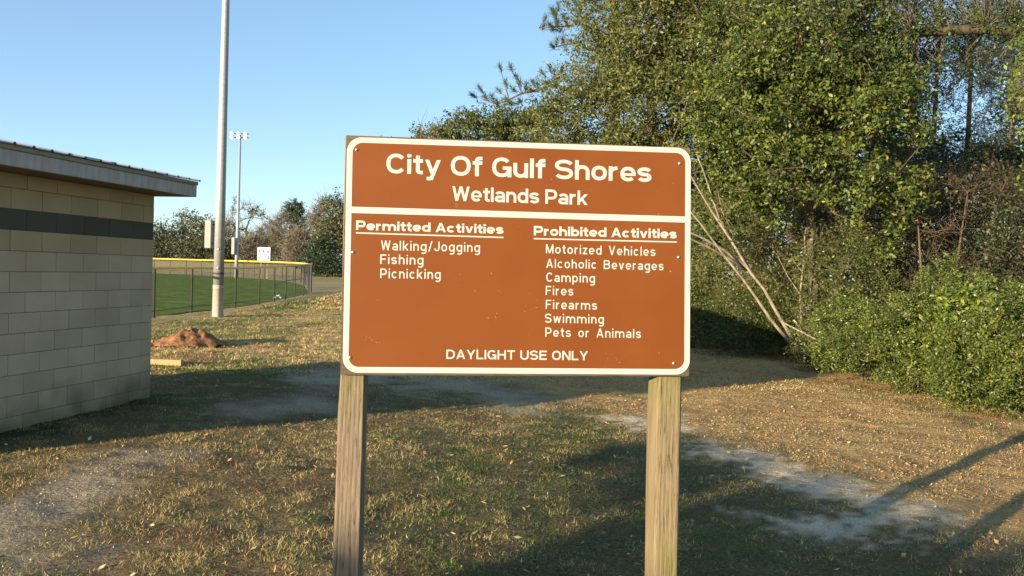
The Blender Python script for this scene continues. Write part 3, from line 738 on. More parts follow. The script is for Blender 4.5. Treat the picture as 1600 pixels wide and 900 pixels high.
roofsheet(yy0, zr, yy1, zr + slope * RD / 2, 'roof_sheet'); roofsheet(yy1 - .001, zr + slope * RD / 2, yy1 - RD / 2, zr, 'roof_sheet')
mb = MB()
for xg in (-WLEN, EE - .06):
    mb.add([WM @ Vector((xg + q, y, z_)) for q in (0, .03) for y, z_ in ((OV - .04, WH + .15), (-WDEP - .28, WH + .15), (yy1, WH + .17 + slope * RD / 2))], [[0, 1, 2], [5, 4, 3], [0, 3, 4, 1], [1, 4, 5, 2], [2, 5, 3, 0]])
mb.put('gable_board', mb_tan, bl)
mb = MB(); q = WM @ Vector((-2.72, OV - .85, WH + .25)); mb.tube([q, q + Vector((0, 0, .13)), q + Vector((0, 0, .15)), q + Vector((0, 0, .22))], [.05, .05, .11, .07], 14); mb.put('roof_vent', m_metal, bl, smooth=False)

# ================================================================== LIGHT POLES
m_pole, nt, bs = newmat('galvanised_pole')
n1 = noise(nt, 7, 5, .7, sc=(1, 1, 2.5)); c = ramp(nt, n1, [(.3, (.28, .285, .28)), (.7, (.42, .415, .39))])
nt.links.new(c, bs.inputs['Base Color']); bs.inputs['Roughness'].default_value = .5; bs.inputs['Metallic'].default_value = .25; bump(nt, bs, n1, .15, .01)
m_conc = speck('pale_concrete_butt', (.40, .35, .27), (.52, .46, .36), 14, .85, bstr=.6)
m_box = speck('light_grey_box', (.27, .265, .235), (.32, .31, .275), 3, .5, .1, bstr=0)
m_lamp, nt, bs = newmat('lamp_reflector'); bs.inputs['Base Color'].default_value = (.92, .90, .86, 1); bs.inputs['Roughness'].default_value = .35
m_dark = speck('dark_steel', (.05, .05, .05), (.09, .09, .085), 20, .6, .3, bstr=0)
bx, by = at(340, 495)
lp = thing('light_pole', 'tall thick galvanised floodlight pole with grey box standing before the outfield fence', 'light pole', (bx, by, 0), 'floodlight poles')
topd = atY(353, 0, by) - Vector((bx, by, 0)); dv = topd / topd.z
def pz(z): return Vector((bx, by, 0)) + dv * z
mb = MB(); mb.tube([pz(1.0), pz(4), pz(10.4), pz(20)], [.162, .147, .110, .065], 24); mb.put('shaft', m_pole, lp, smooth=True)
mb = MB(); mb.tube([pz(-.3), pz(.02), pz(.88), pz(.881), pz(1.003)], [.172, .170, .166, .168, .168], 24); mb.put('concrete_butt', m_conc, lp, smooth=True)
mb = MB(); mb.tube([pz(1.34), pz(1.40)], [.166, .166], 24); mb.put('band', m_dark, lp, smooth=True)
for z in (1.55, 2.14):
    mb = MB(); p = pz(z); mb.tube([p + Vector((.02, -.150, 0)), p + Vector((.02, -.185, 0))], [.032, .028], 10); mb.put('bolt', m_pole, lp)
q = atY(327.5, 366, by); mb = MB(); mb.bbox((q.x - .10, q.y - .16, q.z - .44), (q.x + .10, q.y + .16, q.z + .44), .012)
cb = mb.put('control_box', m_box, lp)
mb = MB(); mb.tube([(q.x + .08, q.y, q.z + .3), (q.x + .26, q.y, q.z + .3)], .02, 8); mb.tube([(q.x + .08, q.y, q.z - .3), (q.x + .26, q.y, q.z - .3)], .02, 8); mb.put('bracket', m_dark, lp)
def lamp_rows(root, P, half, rows, s=1., yaw=0):
    for rz in rows:
        mb = MB(); mb.box((P.x - half, P.y - .06, P.z + rz - .05), (P.x + half, P.y + .06, P.z + rz + .05)); mb.put('crossarm', m_pole, root)
        k = max(3, int(half * 2 / .55))
        for i in range(k):
            x = P.x - half + .2 + (2 * half - .4) * i / (k - 1)
            mb = MB(); a = Vector((x, P.y - .1, P.z + rz + .12)); d = Vector((-.25, -.85, -.45)).normalized()
            mb.tube([a, a + d * .15, a + d * .42 * s, a + d * .5 * s], [.10, .17, .30 * s, .30 * s], 12)
            mb.put('floodlight', m_lamp, root, smooth=False)
lamp_rows(lp, pz(19.6), 1.3, (0, -.7))
bx2, by2 = at(369, 434)
lp2 = thing('light_pole', 'distant slim floodlight pole with white lamps, beyond the outfield fence beside the scoreboard', 'light pole', (bx2, by2, 0), 'floodlight poles')
T2 = atY(375.5, 211, by2)
mb = MB(); B2 = Vector((bx2, by2, 0)); mb.tube([B2, B2.lerp(T2, .2), B2.lerp(T2, 1)], [.23, .20, .12], 12); mb.put('shaft', m_pole, lp2, smooth=True)
lamp_rows(lp2, T2, 1.0, (.15, -.30), .75)
q = atY(367, 383, by2); mb = MB(); mb.bbox((q.x - .25, q.y - .5, q.z - 1.1), (q.x + .12, q.y - .36, q.z + .9), .02); mb.put('control_box', m_box, lp2)

# ================================================================== SCOREBOARD
sx_, sy_ = -28.9, 96.
sb = thing('scoreboard', 'small white scoreboard on two posts beyond the outfield fence', 'scoreboard', (sx_, sy_, 0))
a = atY(402.5, 386, sy_); b = atY(422, 407.5, sy_)
m_wht = speck('white_board_paint', (.70, .70, .66), (.80, .80, .76), 3, .5, bstr=0)
mb = MB(); mb.bbox((a.x, sy_, b.z), (b.x, sy_ + .2, a.z), .02); mb.put('board', m_wht, sb)
for f_ in (.3, .78):
    xx = a.x + (b.x - a.x) * f_; mb = MB(); mb.box((xx - .07, sy_ + .03, 0), (xx + .07, sy_ + .16, b.z)); mb.put('post', m_trim, sb)
m_red = speck('red_digits', (.45, .02, .015), (.55, .04, .03), 9, .5, bstr=0); m_win = speck('dark_window', (.02, .03, .028), (.04, .05, .045), 9, .4, bstr=0); m_teal = speck('teal_window', (.05, .14, .12), (.09, .2, .17), 9, .4, bstr=0)
Wb = b.x - a.x; Hb = a.z - b.z
for i, (cx, cz, w2, h2, mt) in enumerate([(.16, .68, .11, .20, m_red), (.49, .68, .11, .20, m_win), (.82, .68, .13, .20, m_red), (.14, .22, .07, .22, m_win), (.38, .20, .07, .2, m_teal), (.60, .22, .07, .2, m_teal), (.86, .24, .10, .26, m_teal)]):
    mb = MB(); X0 = a.x + Wb * cx; Z0 = b.z + Hb * cz; mb.box((X0 - Wb * w2 / 2, sy_ - .012, Z0 - Hb * h2 / 2), (X0 + Wb * w2 / 2, sy_ - .001, Z0 + Hb * h2 / 2)); mb.put('digit_window', mt, sb)
mb = MB()
for (cx, cz, w2, h2) in [(.14, .90, .08, .04), (.26, .91, .05, .04), (.46, .90, .12, .04), (.72, .90, .05, .04), (.84, .91, .09, .04), (.18, .43, .12, .035), (.42, .42, .08, .035), (.66, .43, .1, .035), (.88, .43, .08, .035)]:
    X0 = a.x + Wb * cx; Z0 = b.z + Hb * cz; mb.box((X0 - Wb * w2 / 2, sy_ - .008, Z0 - Hb * h2 / 2), (X0 + Wb * w2 / 2, sy_ - .001, Z0 + Hb * h2 / 2))
mb.put('caption_marks', m_win, sb)

# ================================================================== OUTFIELD FENCE
fe = thing('outfield_fence', 'dark chain-link outfield fence with yellow top rail curving round the green field', 'fence', (-10.6, 24.3, 0))
m_yel, nt, bs = newmat('yellow_rail_cover'); bs.inputs['Base Color'].default_value = (.82, .52, .035, 1); bs.inputs['Roughness'].default_value = .45
m_fpost = speck('black_fence_post', (.018, .018, .017), (.032, .031, .028), 12, .5, .2, bstr=0)
def fh(y): return 1.50 + .30 * float(sstep(26, 52, np.array(y))) + .2 * float(sstep(52, 100, np.array(y)))
def fr(y): return .042 + .055 * float(sstep(40, 100, np.array(y)))
for i, (x, y) in enumerate(FENCE):
    mb = MB(); mb.tube([(x, y, -.1), (x, y, fh(y) - .02)], .030 + .02 * (y > 50), 8); mb.put('post', m_fpost, fe, smooth=False)
# extra far posts half way
for i in range(17, len(FENCE) - 1):
    x, y = (fp[i] + fp[i + 1]) / 2; mb = MB(); mb.tube([(x, y, -.1), (x, y, fh(y) - .02)], .05, 6); mb.put('post', m_fpost, fe)
mb = MB(); mb.tube([(x, y, fh(y)) for x, y in FENCE], [fr(y) for x, y in FENCE], 10); mb.put('top_rail', m_yel, fe, smooth=True)
mb = MB(); mb.tube([(x, y, .22) for x, y in FENCE[:12]], .012, 6); mb.put('tension_wire', m_fpost, fe)
mb = MB(); A_, B_, C_ = [Vector((*FENCE[i], 0)) for i in (6, 7, 9)]; mb.tube([A_ + Vector((.03, 0, .78)), B_ + Vector((.03, 0, .93)), C_ + Vector((.03, 0, .98))], .022, 6); mb.put('brace_rail', m_fpost, fe)
m_link, nt, bs = newmat('chain_link_mesh')
uvn = N(nt, 'ShaderNodeUVMap'); sp = N(nt, 'ShaderNodeSeparateXYZ'); nt.links.new(uvn.outputs[0], sp.inputs[0])
def wires(op):
    s1 = N(nt, 'ShaderNodeMath', operation=op); nt.links.new(sp.outputs[0], s1.inputs[0]); nt.links.new(sp.outputs[1], s1.inputs[1])
    s2 = N(nt, 'ShaderNodeMath', operation='MULTIPLY', i_1=1 / .071); nt.links.new(s1.outputs[0], s2.inputs[0])
    s3 = N(nt, 'ShaderNodeMath', operation='FRACT'); nt.links.new(s2.outputs[0], s3.inputs[0])
    s4 = N(nt, 'ShaderNodeMath', operation='LESS_THAN', i_1=.085); nt.links.new(s3.outputs[0], s4.inputs[0]); return s4.outputs[0]
mxn = N(nt, 'ShaderNodeMath', operation='MAXIMUM'); nt.links.new(wires('ADD'), mxn.inputs[0]); nt.links.new(wires('SUBTRACT'), mxn.inputs[1])
bs.inputs['Base Color'].default_value = (.05, .045, .035, 1); bs.inputs['Roughness'].default_value = .6
nt.links.new(mxn.outputs[0], bs.inputs['Alpha'])
V = []; F = []; U = []; L_ = 0
for i, (x, y) in enumerate(FENCE):
    if i: L_ += float(np.hypot(*(fp[i] - fp[i - 1])))
    V += [(x, y, .03), (x, y, fh(y))]; U.append(L_)
for i in range(len(FENCE) - 1): F.append([2 * i, 2 * i + 2, 2 * i + 3, 2 * i + 1])
cl = put('chain_link', V, F, m_link, fe); uvl = cl.data.uv_layers.new(name='UVMap')
for pi, p in enumerate(cl.data.polygons):
    for li, vi in zip(p.loop_indices, p.vertices): uvl.data[li].uv = (U[vi // 2], V[vi][2])

# ================================================================== SMALL THINGS ON THE GRASS
def heap(name, cx, cy, rad, hgt, seed, mat, sx=1., n=70):
    t = np.linspace(0, 2 * np.pi, n, endpoint=False); V = []; F = []; K = 26
    for k in range(K + 1):
        r = rad * (1 - k / K)
        for a in t:
            x = r * math.cos(a) * sx; y = r * math.sin(a); V.append((x, y, 0))
    V = np.array(V); x = V[:, 0]; y = V[:, 1]; rr = np.hypot(x / sx, y) / rad
    ang_ = fbm(np.cos(np.arctan2(y, x)) * 2 + 5, np.sin(np.arctan2(y, x)) * 2 + 5, 3, seed)
    h = np.clip(1 - rr / (.72 + .5 * ang_), 0, 1) ** .9 * hgt
    nzv = fbm((x + 9) * 7 / rad * .5, (y + 9) * 7 / rad * .5, 5, seed + 1)
    V[:, 2] = h * (.55 + .9 * nzv) + np.clip(h * 6, 0, .02) - .015
    V[:, 0] += cx; V[:, 1] += cy
    F = np.array([[k * n + i, k * n + (i + 1) % n, (k + 1) * n + (i + 1) % n, (k + 1) * n + i] for k in range(K) for i in range(n)])
    return V, F
m_clay = speck('red_clay', (.17, .072, .028), (.38, .18, .075), 9, .95, bstr=1, bdist=.05, detail=8)
mx_, my_ = at(288, 541)
md = thing('dirt_mound', 'heap of reddish clay dirt on the dry grass behind the building corner', 'dirt mound', (mx_, my_, 0))
V, F = heap('mound', mx_, my_ + .3, .76, .42, 4, m_clay, 1.0); put('mound', V, F, m_clay, md)
g = np.random.default_rng(9); n = 260; a = g.uniform(0, 2 * np.pi, n); rr = .25 + g.gamma(2, .16, n)
cx = mx_ + np.cos(a) * rr * 1.1; cy = my_ + .3 + np.sin(a) * rr; r_ = g.uniform(.012, .05, n)
V = oc[None] * (r_[:, None, None] * g.uniform(.6, 1.4, (n, 6, 3))) + np.stack([cx, cy, .015 + np.clip(.25 - rr * .5, 0, 1)], 1)[:, None]
F = (of[None] + 6 * np.arange(n)[:, None, None]).reshape(-1, 3)
o = put('clod', V.reshape(-1, 3), F, m_clay, md); o['kind'] = 'stuff'
tx, ty = at(283, 571)
tb = MB(); tb.bbox((tx - 1.5, ty, -.01), (tx, ty + .09, .088), .006)
o = tb.put('timber_beam', speck('fresh_lumber', (.34, .25, .11), (.44, .33, .16), 8, .8, sc=(.6, 8, 8), bstr=.3), loc=(tx - .75, ty, 0)); props(o, 'short yellow lumber beam lying on grass at the building corner', 'lumber')
lx, ly = at(434, 468)
g = np.random.default_rng(2); V = []; F = []
for i in range(7):
    for j in range(14): V.append((lx + (j - 7) * .028 + g.normal(0, .015), ly + (i - 3) * .05 + g.normal(0, .01), .04 + g.random() * .13 + (.08 if 5 < j < 12 else 0)))
F = [[i * 14 + j, i * 14 + j + 1, (i + 1) * 14 + j + 1, (i + 1) * 14 + j] for i in range(6) for j in range(13)]
o = put('plastic_bag', V, F, speck('white_plastic', (.75, .75, .72), (.85, .85, .82), 5, .4, bstr=0), loc=(lx, ly, 0)); props(o, 'crumpled white plastic scrap lying at the foot of the fence', 'litter')

# ================================================================== TREES
def prisms(P0, P1, r0_, r1_, n=3):
    d = unit(P1 - P0); ref = np.where(np.abs(d[:, 2:3]) > .9, np.array([[1., 0, 0]]), np.array([[0, 0, 1.]]))
    a = unit(np.cross(d, ref)); b = np.cross(d, a); V = []
    for P, r in ((P0, r0_), (P1, r1_)):
        for k in range(n):
            t = 2 * np.pi * k / n; V.append(P + (a * np.cos(t) + b * np.sin(t)) * np.asarray(r)[:, None])
    V = np.stack(V, 1).reshape(-1, 3); m = len(P0)
    f = np.array([[k, (k + 1) % n, n + (k + 1) % n, n + k] for k in range(n)])
    return V, (f[None] + 2 * n * np.arange(m)[:, None, None]).reshape(-1, 4)
def cat(parts):
    V = []; F = []; o = 0
    for v, f in parts: V.append(v); F.append(f + o); o += len(v)
    return np.concatenate(V), np.concatenate(F)
def envelope(g, ells, n, shell=.5, gap=.0, gf=1.):
    wts = np.array([e[6] if len(e) > 6 else e[3] * e[4] * e[5] for e in ells], float); wts /= wts.sum(); out = []
    while len(out) < n:
        e = ells[g.choice(len(ells), p=wts)]; d = g.normal(0, 1, 3); d /= np.linalg.norm(d)
        r = g.random() ** (1 / 3) if g.random() > shell else .75 + .25 * g.random()
        p = np.array([e[0] + e[3] * d[0] * r, e[1] + e[4] * d[1] * r, e[2] + e[5] * d[2] * r])
        if p[2] < .05: continue
        if gap:
            q = fbm(np.array([(p[0] * .9 + p[1] * .5) * gf + 50]), np.array([(p[2] * .9 - p[1] * .3) * gf + 50]), 2, 8)[0]
            if q < gap: continue
        out.append(p)
    return np.array(out)
def skeleton(g, trunk, trunk_r, targets, step=.6, rtip=.008, wig=.12, sag=0.):
    nodes = [np.array(p, float) for p in trunk]; par = [-1] + list(range(len(trunk) - 1)); fixed = len(trunk)
    tr = np.array(trunk); order = np.argsort([np.min(np.linalg.norm(tr - t, axis=1)) for t in targets]); tips = []
    arr = np.zeros((len(targets) * 14 + len(trunk) + 10, 3)); arr[:len(trunk)] = tr; cost = np.zeros(len(arr)); cnt = len(trunk)
    for t in targets[order]:
        d = np.linalg.norm(arr[:cnt] - t, axis=1); d = d + .22 * cost[:cnt] + np.clip(arr[:cnt, 2] - t[2], 0, 9) * .35
        j = int(np.argmin(d)); p = arr[j].copy(); L = np.linalg.norm(t - p); k = min(12, max(1, int(L / step))); prev = j
        for i in range(1, k + 1):
            f_ = i / k; q = p + (t - p) * f_
            if i < k: q = q + g.normal(0, wig * L / k * 1.2, 3); q[2] += sag * L * math.sin(math.pi * f_)
            arr[cnt] = q; cost[cnt] = cost[prev] + L / k; par.append(prev); prev = cnt; cnt += 1
            if cnt >= len(arr) - 2: arr = np.concatenate([arr, np.zeros((2000, 3))]); cost = np.concatenate([cost, np.zeros(2000)])
        tips.append(prev)
    par = np.array(par); w_ = np.zeros(cnt); w_[tips] += 1
    for i in range(cnt - 1, 0, -1):
        w_[par[i]] += w_[i]
    rad = rtip * np.maximum(w_, 1) ** .48
    for i in range(fixed): rad[i] = trunk_r[i]
    return arr[:cnt], par, rad, np.array(tips), fixed
def leafcloud(g, C, per, rc, L, ratio=.5, up_=.4, flat=.7, jit=.35, sprig=1.):
    n = len(C) * per; c = np.repeat(C, per, 0)
    off = g.normal(0, 1, (n, 3)) * rc * np.array([1, 1, flat])
    if sprig:   # leaves gathered along short sprigs that point up and out
        ns = 4; ax = unit(g.normal(0, .8, (len(C) * ns, 3)) + np.array([-.15, -.35, .55])); k_ = np.repeat(np.arange(len(C)), per) * ns + g.integers(0, ns, n)
        off = off * (1 - .62 * sprig) + ax[k_] * (g.random(n) ** .8 * rc * 2.6 * sprig)[:, None]
    P = c + off
    P[:, 2] = np.maximum(P[:, 2], .02)
    nrm = unit(g.normal(0, 1, (n, 3)) + np.array([0, 0, up_]) + unit(off) * .35)
    A = unit(np.cross(nrm, unit(g.normal(0, 1, (n, 3))))); B = np.cross(nrm, A)
    ln = L * g.uniform(1 - jit, 1 + jit, n); V, F = quads(P, A, B, ln, ln * ratio)
    return V, F, P, c
m_bark = speck('brown_bark', (.07, .052, .032), (.16, .12, .075), 14, .9, sc=(1, 1, .25), bstr=.8, bdist=.03)
m_barkg = speck('grey_bark', (.13, .11, .08), (.26, .22, .165), 14, .9, sc=(1, 1, .25), bstr=.8, bdist=.03)
m_twig = speck('olive_twig', (.13, .105, .06), (.26, .21, .12), 6, .85, bstr=0)
m_twigf = speck('far_twig', (.13, .11, .075), (.24, .205, .145), 6, .85, bstr=0)
m_twigd = speck('dead_twig', (.075, .052, .032), (.16, .115, .07), 6, .85, bstr=0)
m_pale = speck('pale_bark', (.17, .135, .09), (.38, .315, .22), 10, .8, bstr=.3, sc=(1, 1, .4))
LM = {
 'olive': tonemat('olive_leaf', [(0, (.050, .064, .012)), (.5, (.120, .140, .028)), (.93, (.215, .22, .052)), (1, (.34, .24, .08))], .5, .30),
 'glossy': tonemat('glossy_leaf', [(0, (.024, .042, .008)), (.5, (.070, .102, .017)), (.93, (.165, .195, .030)), (.975, (.40, .34, .06)), (1, (.40, .18, .05))], .46, .22, .38),
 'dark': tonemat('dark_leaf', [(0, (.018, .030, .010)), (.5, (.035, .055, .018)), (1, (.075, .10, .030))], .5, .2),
 'fresh': tonemat('fresh_leaf', [(0, (.032, .052, .009)), (.5, (.092, .128, .021)), (.95, (.21, .235, .042)), (1, (.42, .36, .07))], .42, .3, .5),
 'bright': tonemat('bright_leaf', [(0, (.06, .11, .018)), (.5, (.15, .20, .032)), (.9, (.30, .33, .05)), (1, (.45, .38, .07))], .35, .35, .5),
 'brown': tonemat('brown_leaf', [(0, (.038, .034, .015)), (.5, (.075, .062, .026)), (.8, (.085, .10, .030)), (.97, (.17, .13, .05)), (1, (.36, .17, .05))], .6, .2),
 'needle': tonemat('pine_needle', [(0, (.045, .075, .022)), (.6, (.095, .135, .04)), (1, (.17, .20, .065))], .45, .15),
 'moss': tonemat('far_leaf', [(0, (.045, .055, .018)), (.6, (.095, .105, .035)), (1, (.17, .16, .06))], .6, .2),
}
TN = 0
def tree(name, label, cat_, trunk, trunk_r, ells, ntar, per, rc, L, leaf, seed, group=None, ratio=.5, shell=.5, gap=0., twigs=.25, barkm=None, twigm=None,
         step=.6, rtip=.008, flat=.7, up_=.4, wig=.12, twr=.0035, tones=(0, 1), crown='crown', sag=0., jit=.45, gf=1., sprig=1., limbs=True):
    g = np.random.default_rng(seed); base = np.array(trunk[0], float); base[2] = 0
    root = thing(name, label, cat_, tuple(base), group)
    T = envelope(g, ells, ntar, shell, gap, gf)
    nodes, par, rad, tips, fixed = skeleton(g, trunk, trunk_r, T, step, rtip, wig, sag)
    # trunk as one smooth tube
    mb = MB(); mb.tube(trunk, trunk_r, 10); mb.put('trunk', barkm or m_bark, root, smooth=True)
    idx = np.arange(fixed, len(nodes)); p = par[idx]; r1 = rad[idx]; r0b = np.minimum(rad[p], r1 * 1.35)
    big = r1 > .022; parts = []
    if big.any(): parts.append(prisms(nodes[p[big]], nodes[idx[big]], r0b[big], r1[big], 6))
    if (~big).any(): parts.append(prisms(nodes[p[~big]], nodes[idx[~big]], r0b[~big], r1[~big], 3))
    V, F = cat(parts)
    if limbs: put('limbs', V, F, barkm or m_bark, root, smooth=True)['kind'] = 'stuff'
    if leaf is None:
        k = int(per); c = np.repeat(T, k, 0); e = c + g.normal(0, 1, c.shape) * rc + np.array([0, 0, rc * .5])
        mid = (c + e) / 2 + g.normal(0, rc * .12, c.shape)
        V, F = cat([prisms(c, mid, np.full(len(c), twr * 1.3), np.full(len(c), twr), 3), prisms(mid, e, np.full(len(c), twr), np.full(len(c), twr * .5), 3)])
        o = put('twigs', V, F, twigm or m_twig, root); o['kind'] = 'stuff'; return root
    V, F, P, c = leafcloud(g, T, per, rc, L, ratio, up_, flat, jit, sprig)
    ct = np.repeat(g.uniform(-.32, .30, len(T)), per)
    tn = tones[0] + (tones[1] - tones[0]) * np.clip(g.random(len(P)) + ct, 0, .93)
    tn = np.where(g.random(len(P)) < .008, g.uniform(.95, 1, len(P)), tn)
    o = put(crown, V, F, LM[leaf], root, tone=tn); o['kind'] = 'stuff'
    if twigs:
        s = g.random(len(P)) < twigs * .2; m = c[s] + (P[s] - c[s]) * .5 + g.normal(0, rc * .1, P[s].shape); k = int(s.sum())
        if k:
            V, F = prisms(c[s], c[s] + (P[s] - c[s]) * 1.1, np.full(k, twr), np.full(k, twr * .4), 3)
            o = put('twigs', V, F, twigm or m_twig, root); o['kind'] = 'stuff'
    return root
exec_trees = True
# --- right-hand wood, from back to front ---
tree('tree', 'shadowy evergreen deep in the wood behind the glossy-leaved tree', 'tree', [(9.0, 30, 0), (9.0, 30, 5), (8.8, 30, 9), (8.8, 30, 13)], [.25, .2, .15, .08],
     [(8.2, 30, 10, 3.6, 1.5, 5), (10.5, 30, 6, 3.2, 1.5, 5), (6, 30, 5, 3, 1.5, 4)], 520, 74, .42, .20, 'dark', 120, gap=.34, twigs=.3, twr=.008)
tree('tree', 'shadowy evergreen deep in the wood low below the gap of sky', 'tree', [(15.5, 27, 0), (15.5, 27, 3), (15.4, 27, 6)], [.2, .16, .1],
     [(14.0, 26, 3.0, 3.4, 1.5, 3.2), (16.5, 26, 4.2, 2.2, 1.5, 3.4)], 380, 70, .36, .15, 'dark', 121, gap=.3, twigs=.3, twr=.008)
tree('tree', 'rounded dark olive oak rising above the sign, left of the tall trees', 'tree', [(-.6, 46, 0), (-.8, 46, 3), (-.9, 46, 6), (-1.4, 46, 8.2)], [.3, .26, .2, .1],
     [(-1.9, 46, 8.7, 2.4, 2.2, 2.0), (.8, 46, 8.6, 2.2, 2.2, 2.3), (-4.2, 46.5, 7.9, 1.7, 1.8, 1.8), (-5.9, 46.5, 7.4, 1.2, 1.2, 1.4), (-1, 46, 5.5, 5, 2.2, 2.6)], 700, 84, .34, .17, 'olive', 101, gap=.36, tones=(0, .7), twr=.008, rtip=.013)
tree('tree', 'leafless grey sapling poking up above the left end of the oak', 'tree', [(-3.9, 44, 0), (-4.0, 44, 4), (-4.4, 44, 7), (-4.7, 44, 8.8)], [.1, .08, .05, .02],
     [(-4.8, 44, 8.4, 1.3, .8, 1.1)], 26, 12, .3, .1, None, 102, twr=.010, barkm=m_barkg)
tree('tree', 'tall airy olive-leaved tree filling the top centre behind the sign', 'tree', [(4.3, 27, 0), (4.2, 27, 3), (4.5, 27, 6), (4.2, 27, 9), (4.4, 27, 12)], [.24, .2, .17, .12, .06],
     [(5.0, 27, 10.5, 3.2, 2.6, 4.2), (3.4, 26.6, 6.6, 2.9, 2.4, 2.8), (5.8, 26, 7.5, 3.2, 2.4, 4), (3.3, 27, 10.3, 1.5, 1.8, 3), (3.8, 26.5, 3.2, 3.4, 2.2, 2.6), (2.6, 26.5, 6.0, 1.9, 1.5, 1.8), (6.4, 25.5, 5.6, 2.2, 1.6, 2.4)], 1500, 90, .28, .112, 'olive', 103, gap=.40, gf=1.1, twigs=.4, twr=.005, barkm=m_barkg, ratio=.42)
tree('tree', 'olive tree crown merging with the tall airy tree at its right side', 'tree', [(9.5, 25, 0), (9.4, 25, 4), (9.2, 25, 8), (9, 25, 12)], [.24, .2, .15, .07],
     [(8.6, 24.5, 8.8, 2.6, 2.2, 4.6), (9.2, 24.5, 4.4, 3.0, 2.2, 3.4)], 520, 70, .33, .10, 'olive', 104, gap=.36, twigs=.4, tones=(0, .75), twr=.005)
tree('tree', 'glossy-leaved evergreen tree catching the light right of the sign', 'tree', [(6.6, 17.6, 0), (6.4, 17.5, 2), (6.2, 17.4, 4), (6.1, 17.4, 6.2)], [.12, .10, .08, .04],
     [(5.2, 16.6, 4.6, 1.7, 1.3, 1.7), (6.8, 16.2, 4.3, 1.3, 1.2, 2.0), (6.2, 16.8, 6.3, 1.7, 1.3, 1.5), (4.6, 17.2, 3.2, 1.0, 1.0, .9), (7.0, 15.9, 2.9, .8, .8, .9), (4.9, 18.2, 6.0, 1.3, 1.1, 1.7)], 620, 100, .17, .085, 'glossy', 105, gap=.46, gf=1.8, twigs=.3, ratio=.5, twr=.004)
tree('tree', 'dark evergreen crown high behind the glossy-leaved tree', 'tree', [(8.3, 21, 0), (8.2, 21, 4), (8.1, 21, 8), (8, 21, 10)], [.2, .17, .12, .06],
     [(7.4, 20.5, 8.4, 2.6, 1.8, 2.6), (8.6, 20.5, 5, 1.9, 1.6, 2.4)], 360, 56, .28, .085, 'glossy', 106, gap=.40, twigs=.4, tones=(0, .6), twr=.005)
# big oak with the horizontal limb
ok_ = thing('tree', 'large oak reaching in from the right edge with one thick mossy horizontal limb', 'tree', (13.4, 17.2, 0))
mb = MB(); mb.tube([(13.4, 17.2, -.2), (13.3, 17.1, 3), (13.1, 17, 6), (13.4, 16.8, 9.5), (13.2, 16.6, 13)], [.45, .38, .34, .25, .12], 14); mb.put('trunk', m_bark, ok_, smooth=True)
mb = MB(); lim = [(13.2, 17, 6.1)] + [tuple(atY(px, py, 16.3)) for px, py in ((1640, 58), (1590, 50), (1540, 45), (1480, 48), (1425, 52), (1380, 60), (1340, 64), (1300, 58), (1262, 50))]
mb.tube(lim, [.17, .12, .105, .098, .10, .082, .088, .06, .045, .02], 10); mb.put('limb', speck('mossy_limb_bark', (.035, .032, .016), (.105, .082, .045), 9, .95, sc=(1, 1, .6), bstr=1, bdist=.05), ok_, smooth=True)
g = np.random.default_rng(44)
bl_pts = [np.array(atY(px, py, Y)) for px, py, Y in ((1400, 20, 16.5), (1450, 15, 17), (1350, 30, 16), (1330, 90, 16), (1380, 100, 16.4), (1500, 10, 17), (1290, 20, 16), (1560, 0, 17), (1440, 110, 17), (1410, 140, 16), (1590, 20, 16), (1480, 90, 17.5), (1310, 120, 16.3), (1360, -30, 16.5), (1450, -40, 17), (1540, -50, 17), (1600, 90, 16.5))]
T = np.concatenate([p + g.normal(0, .42, (16, 3)) for p in bl_pts]); lt_ = np.array(lim[1:])
j = np.array([np.argmin(np.linalg.norm(lt_ - t, axis=1)) for t in T]); m = (T + lt_[j]) / 2 + g.normal(0, .12, T.shape)
V, F = cat([prisms(lt_[j], m, np.full(len(T), .012), np.full(len(T), .008), 4), prisms(m, T, np.full(len(T), .008), np.full(len(T), .004), 4)]); o = put('branches', V, F, m_bark, ok_); o['kind'] = 'stuff'
V, F, P, c = leafcloud(g, T, 46, .22, .07, .5); o = put('crown', V, F, LM['dark'], ok_, tone=np.clip(g.random(len(P)) * 1.0, 0, 1)); o['kind'] = 'stuff'
V, F, P, c = leafcloud(g, np.repeat(lt_[:7], 9, 0) + g.normal(0, .13, (63, 3)) * np.array([1.8, .7, .9]) + np.array([0, -.05, .04]), 60, .10, .05, .6); o = put('moss', V, F, LM['fresh'], ok_, tone=np.clip(g.random(len(P)) * .6, 0, 1)); o['kind'] = 'stuff'
# leafy bough at the right edge
tree('tree', 'bright glossy-leaved tree whose leafy bough hangs in at the right edge', 'tree', [(10.6, 14.2, 0), (10.5, 14.2, 2), (10.2, 14.1, 4), (9.8, 14, 5.8)], [.14, .12, .09, .04],
     [(8.95, 13.6, 4.6, .75, .7, .8), (9.2, 13.6, 3.5, .6, .6, .5), (9.2, 13.8, 5.6, .8, .7, .7), (8.7, 13.4, 3.9, .4, .4, .4)], 130, 46, .18, .08, 'bright', 108, gap=.25, twigs=.5, tones=(0, .8), twr=.004)
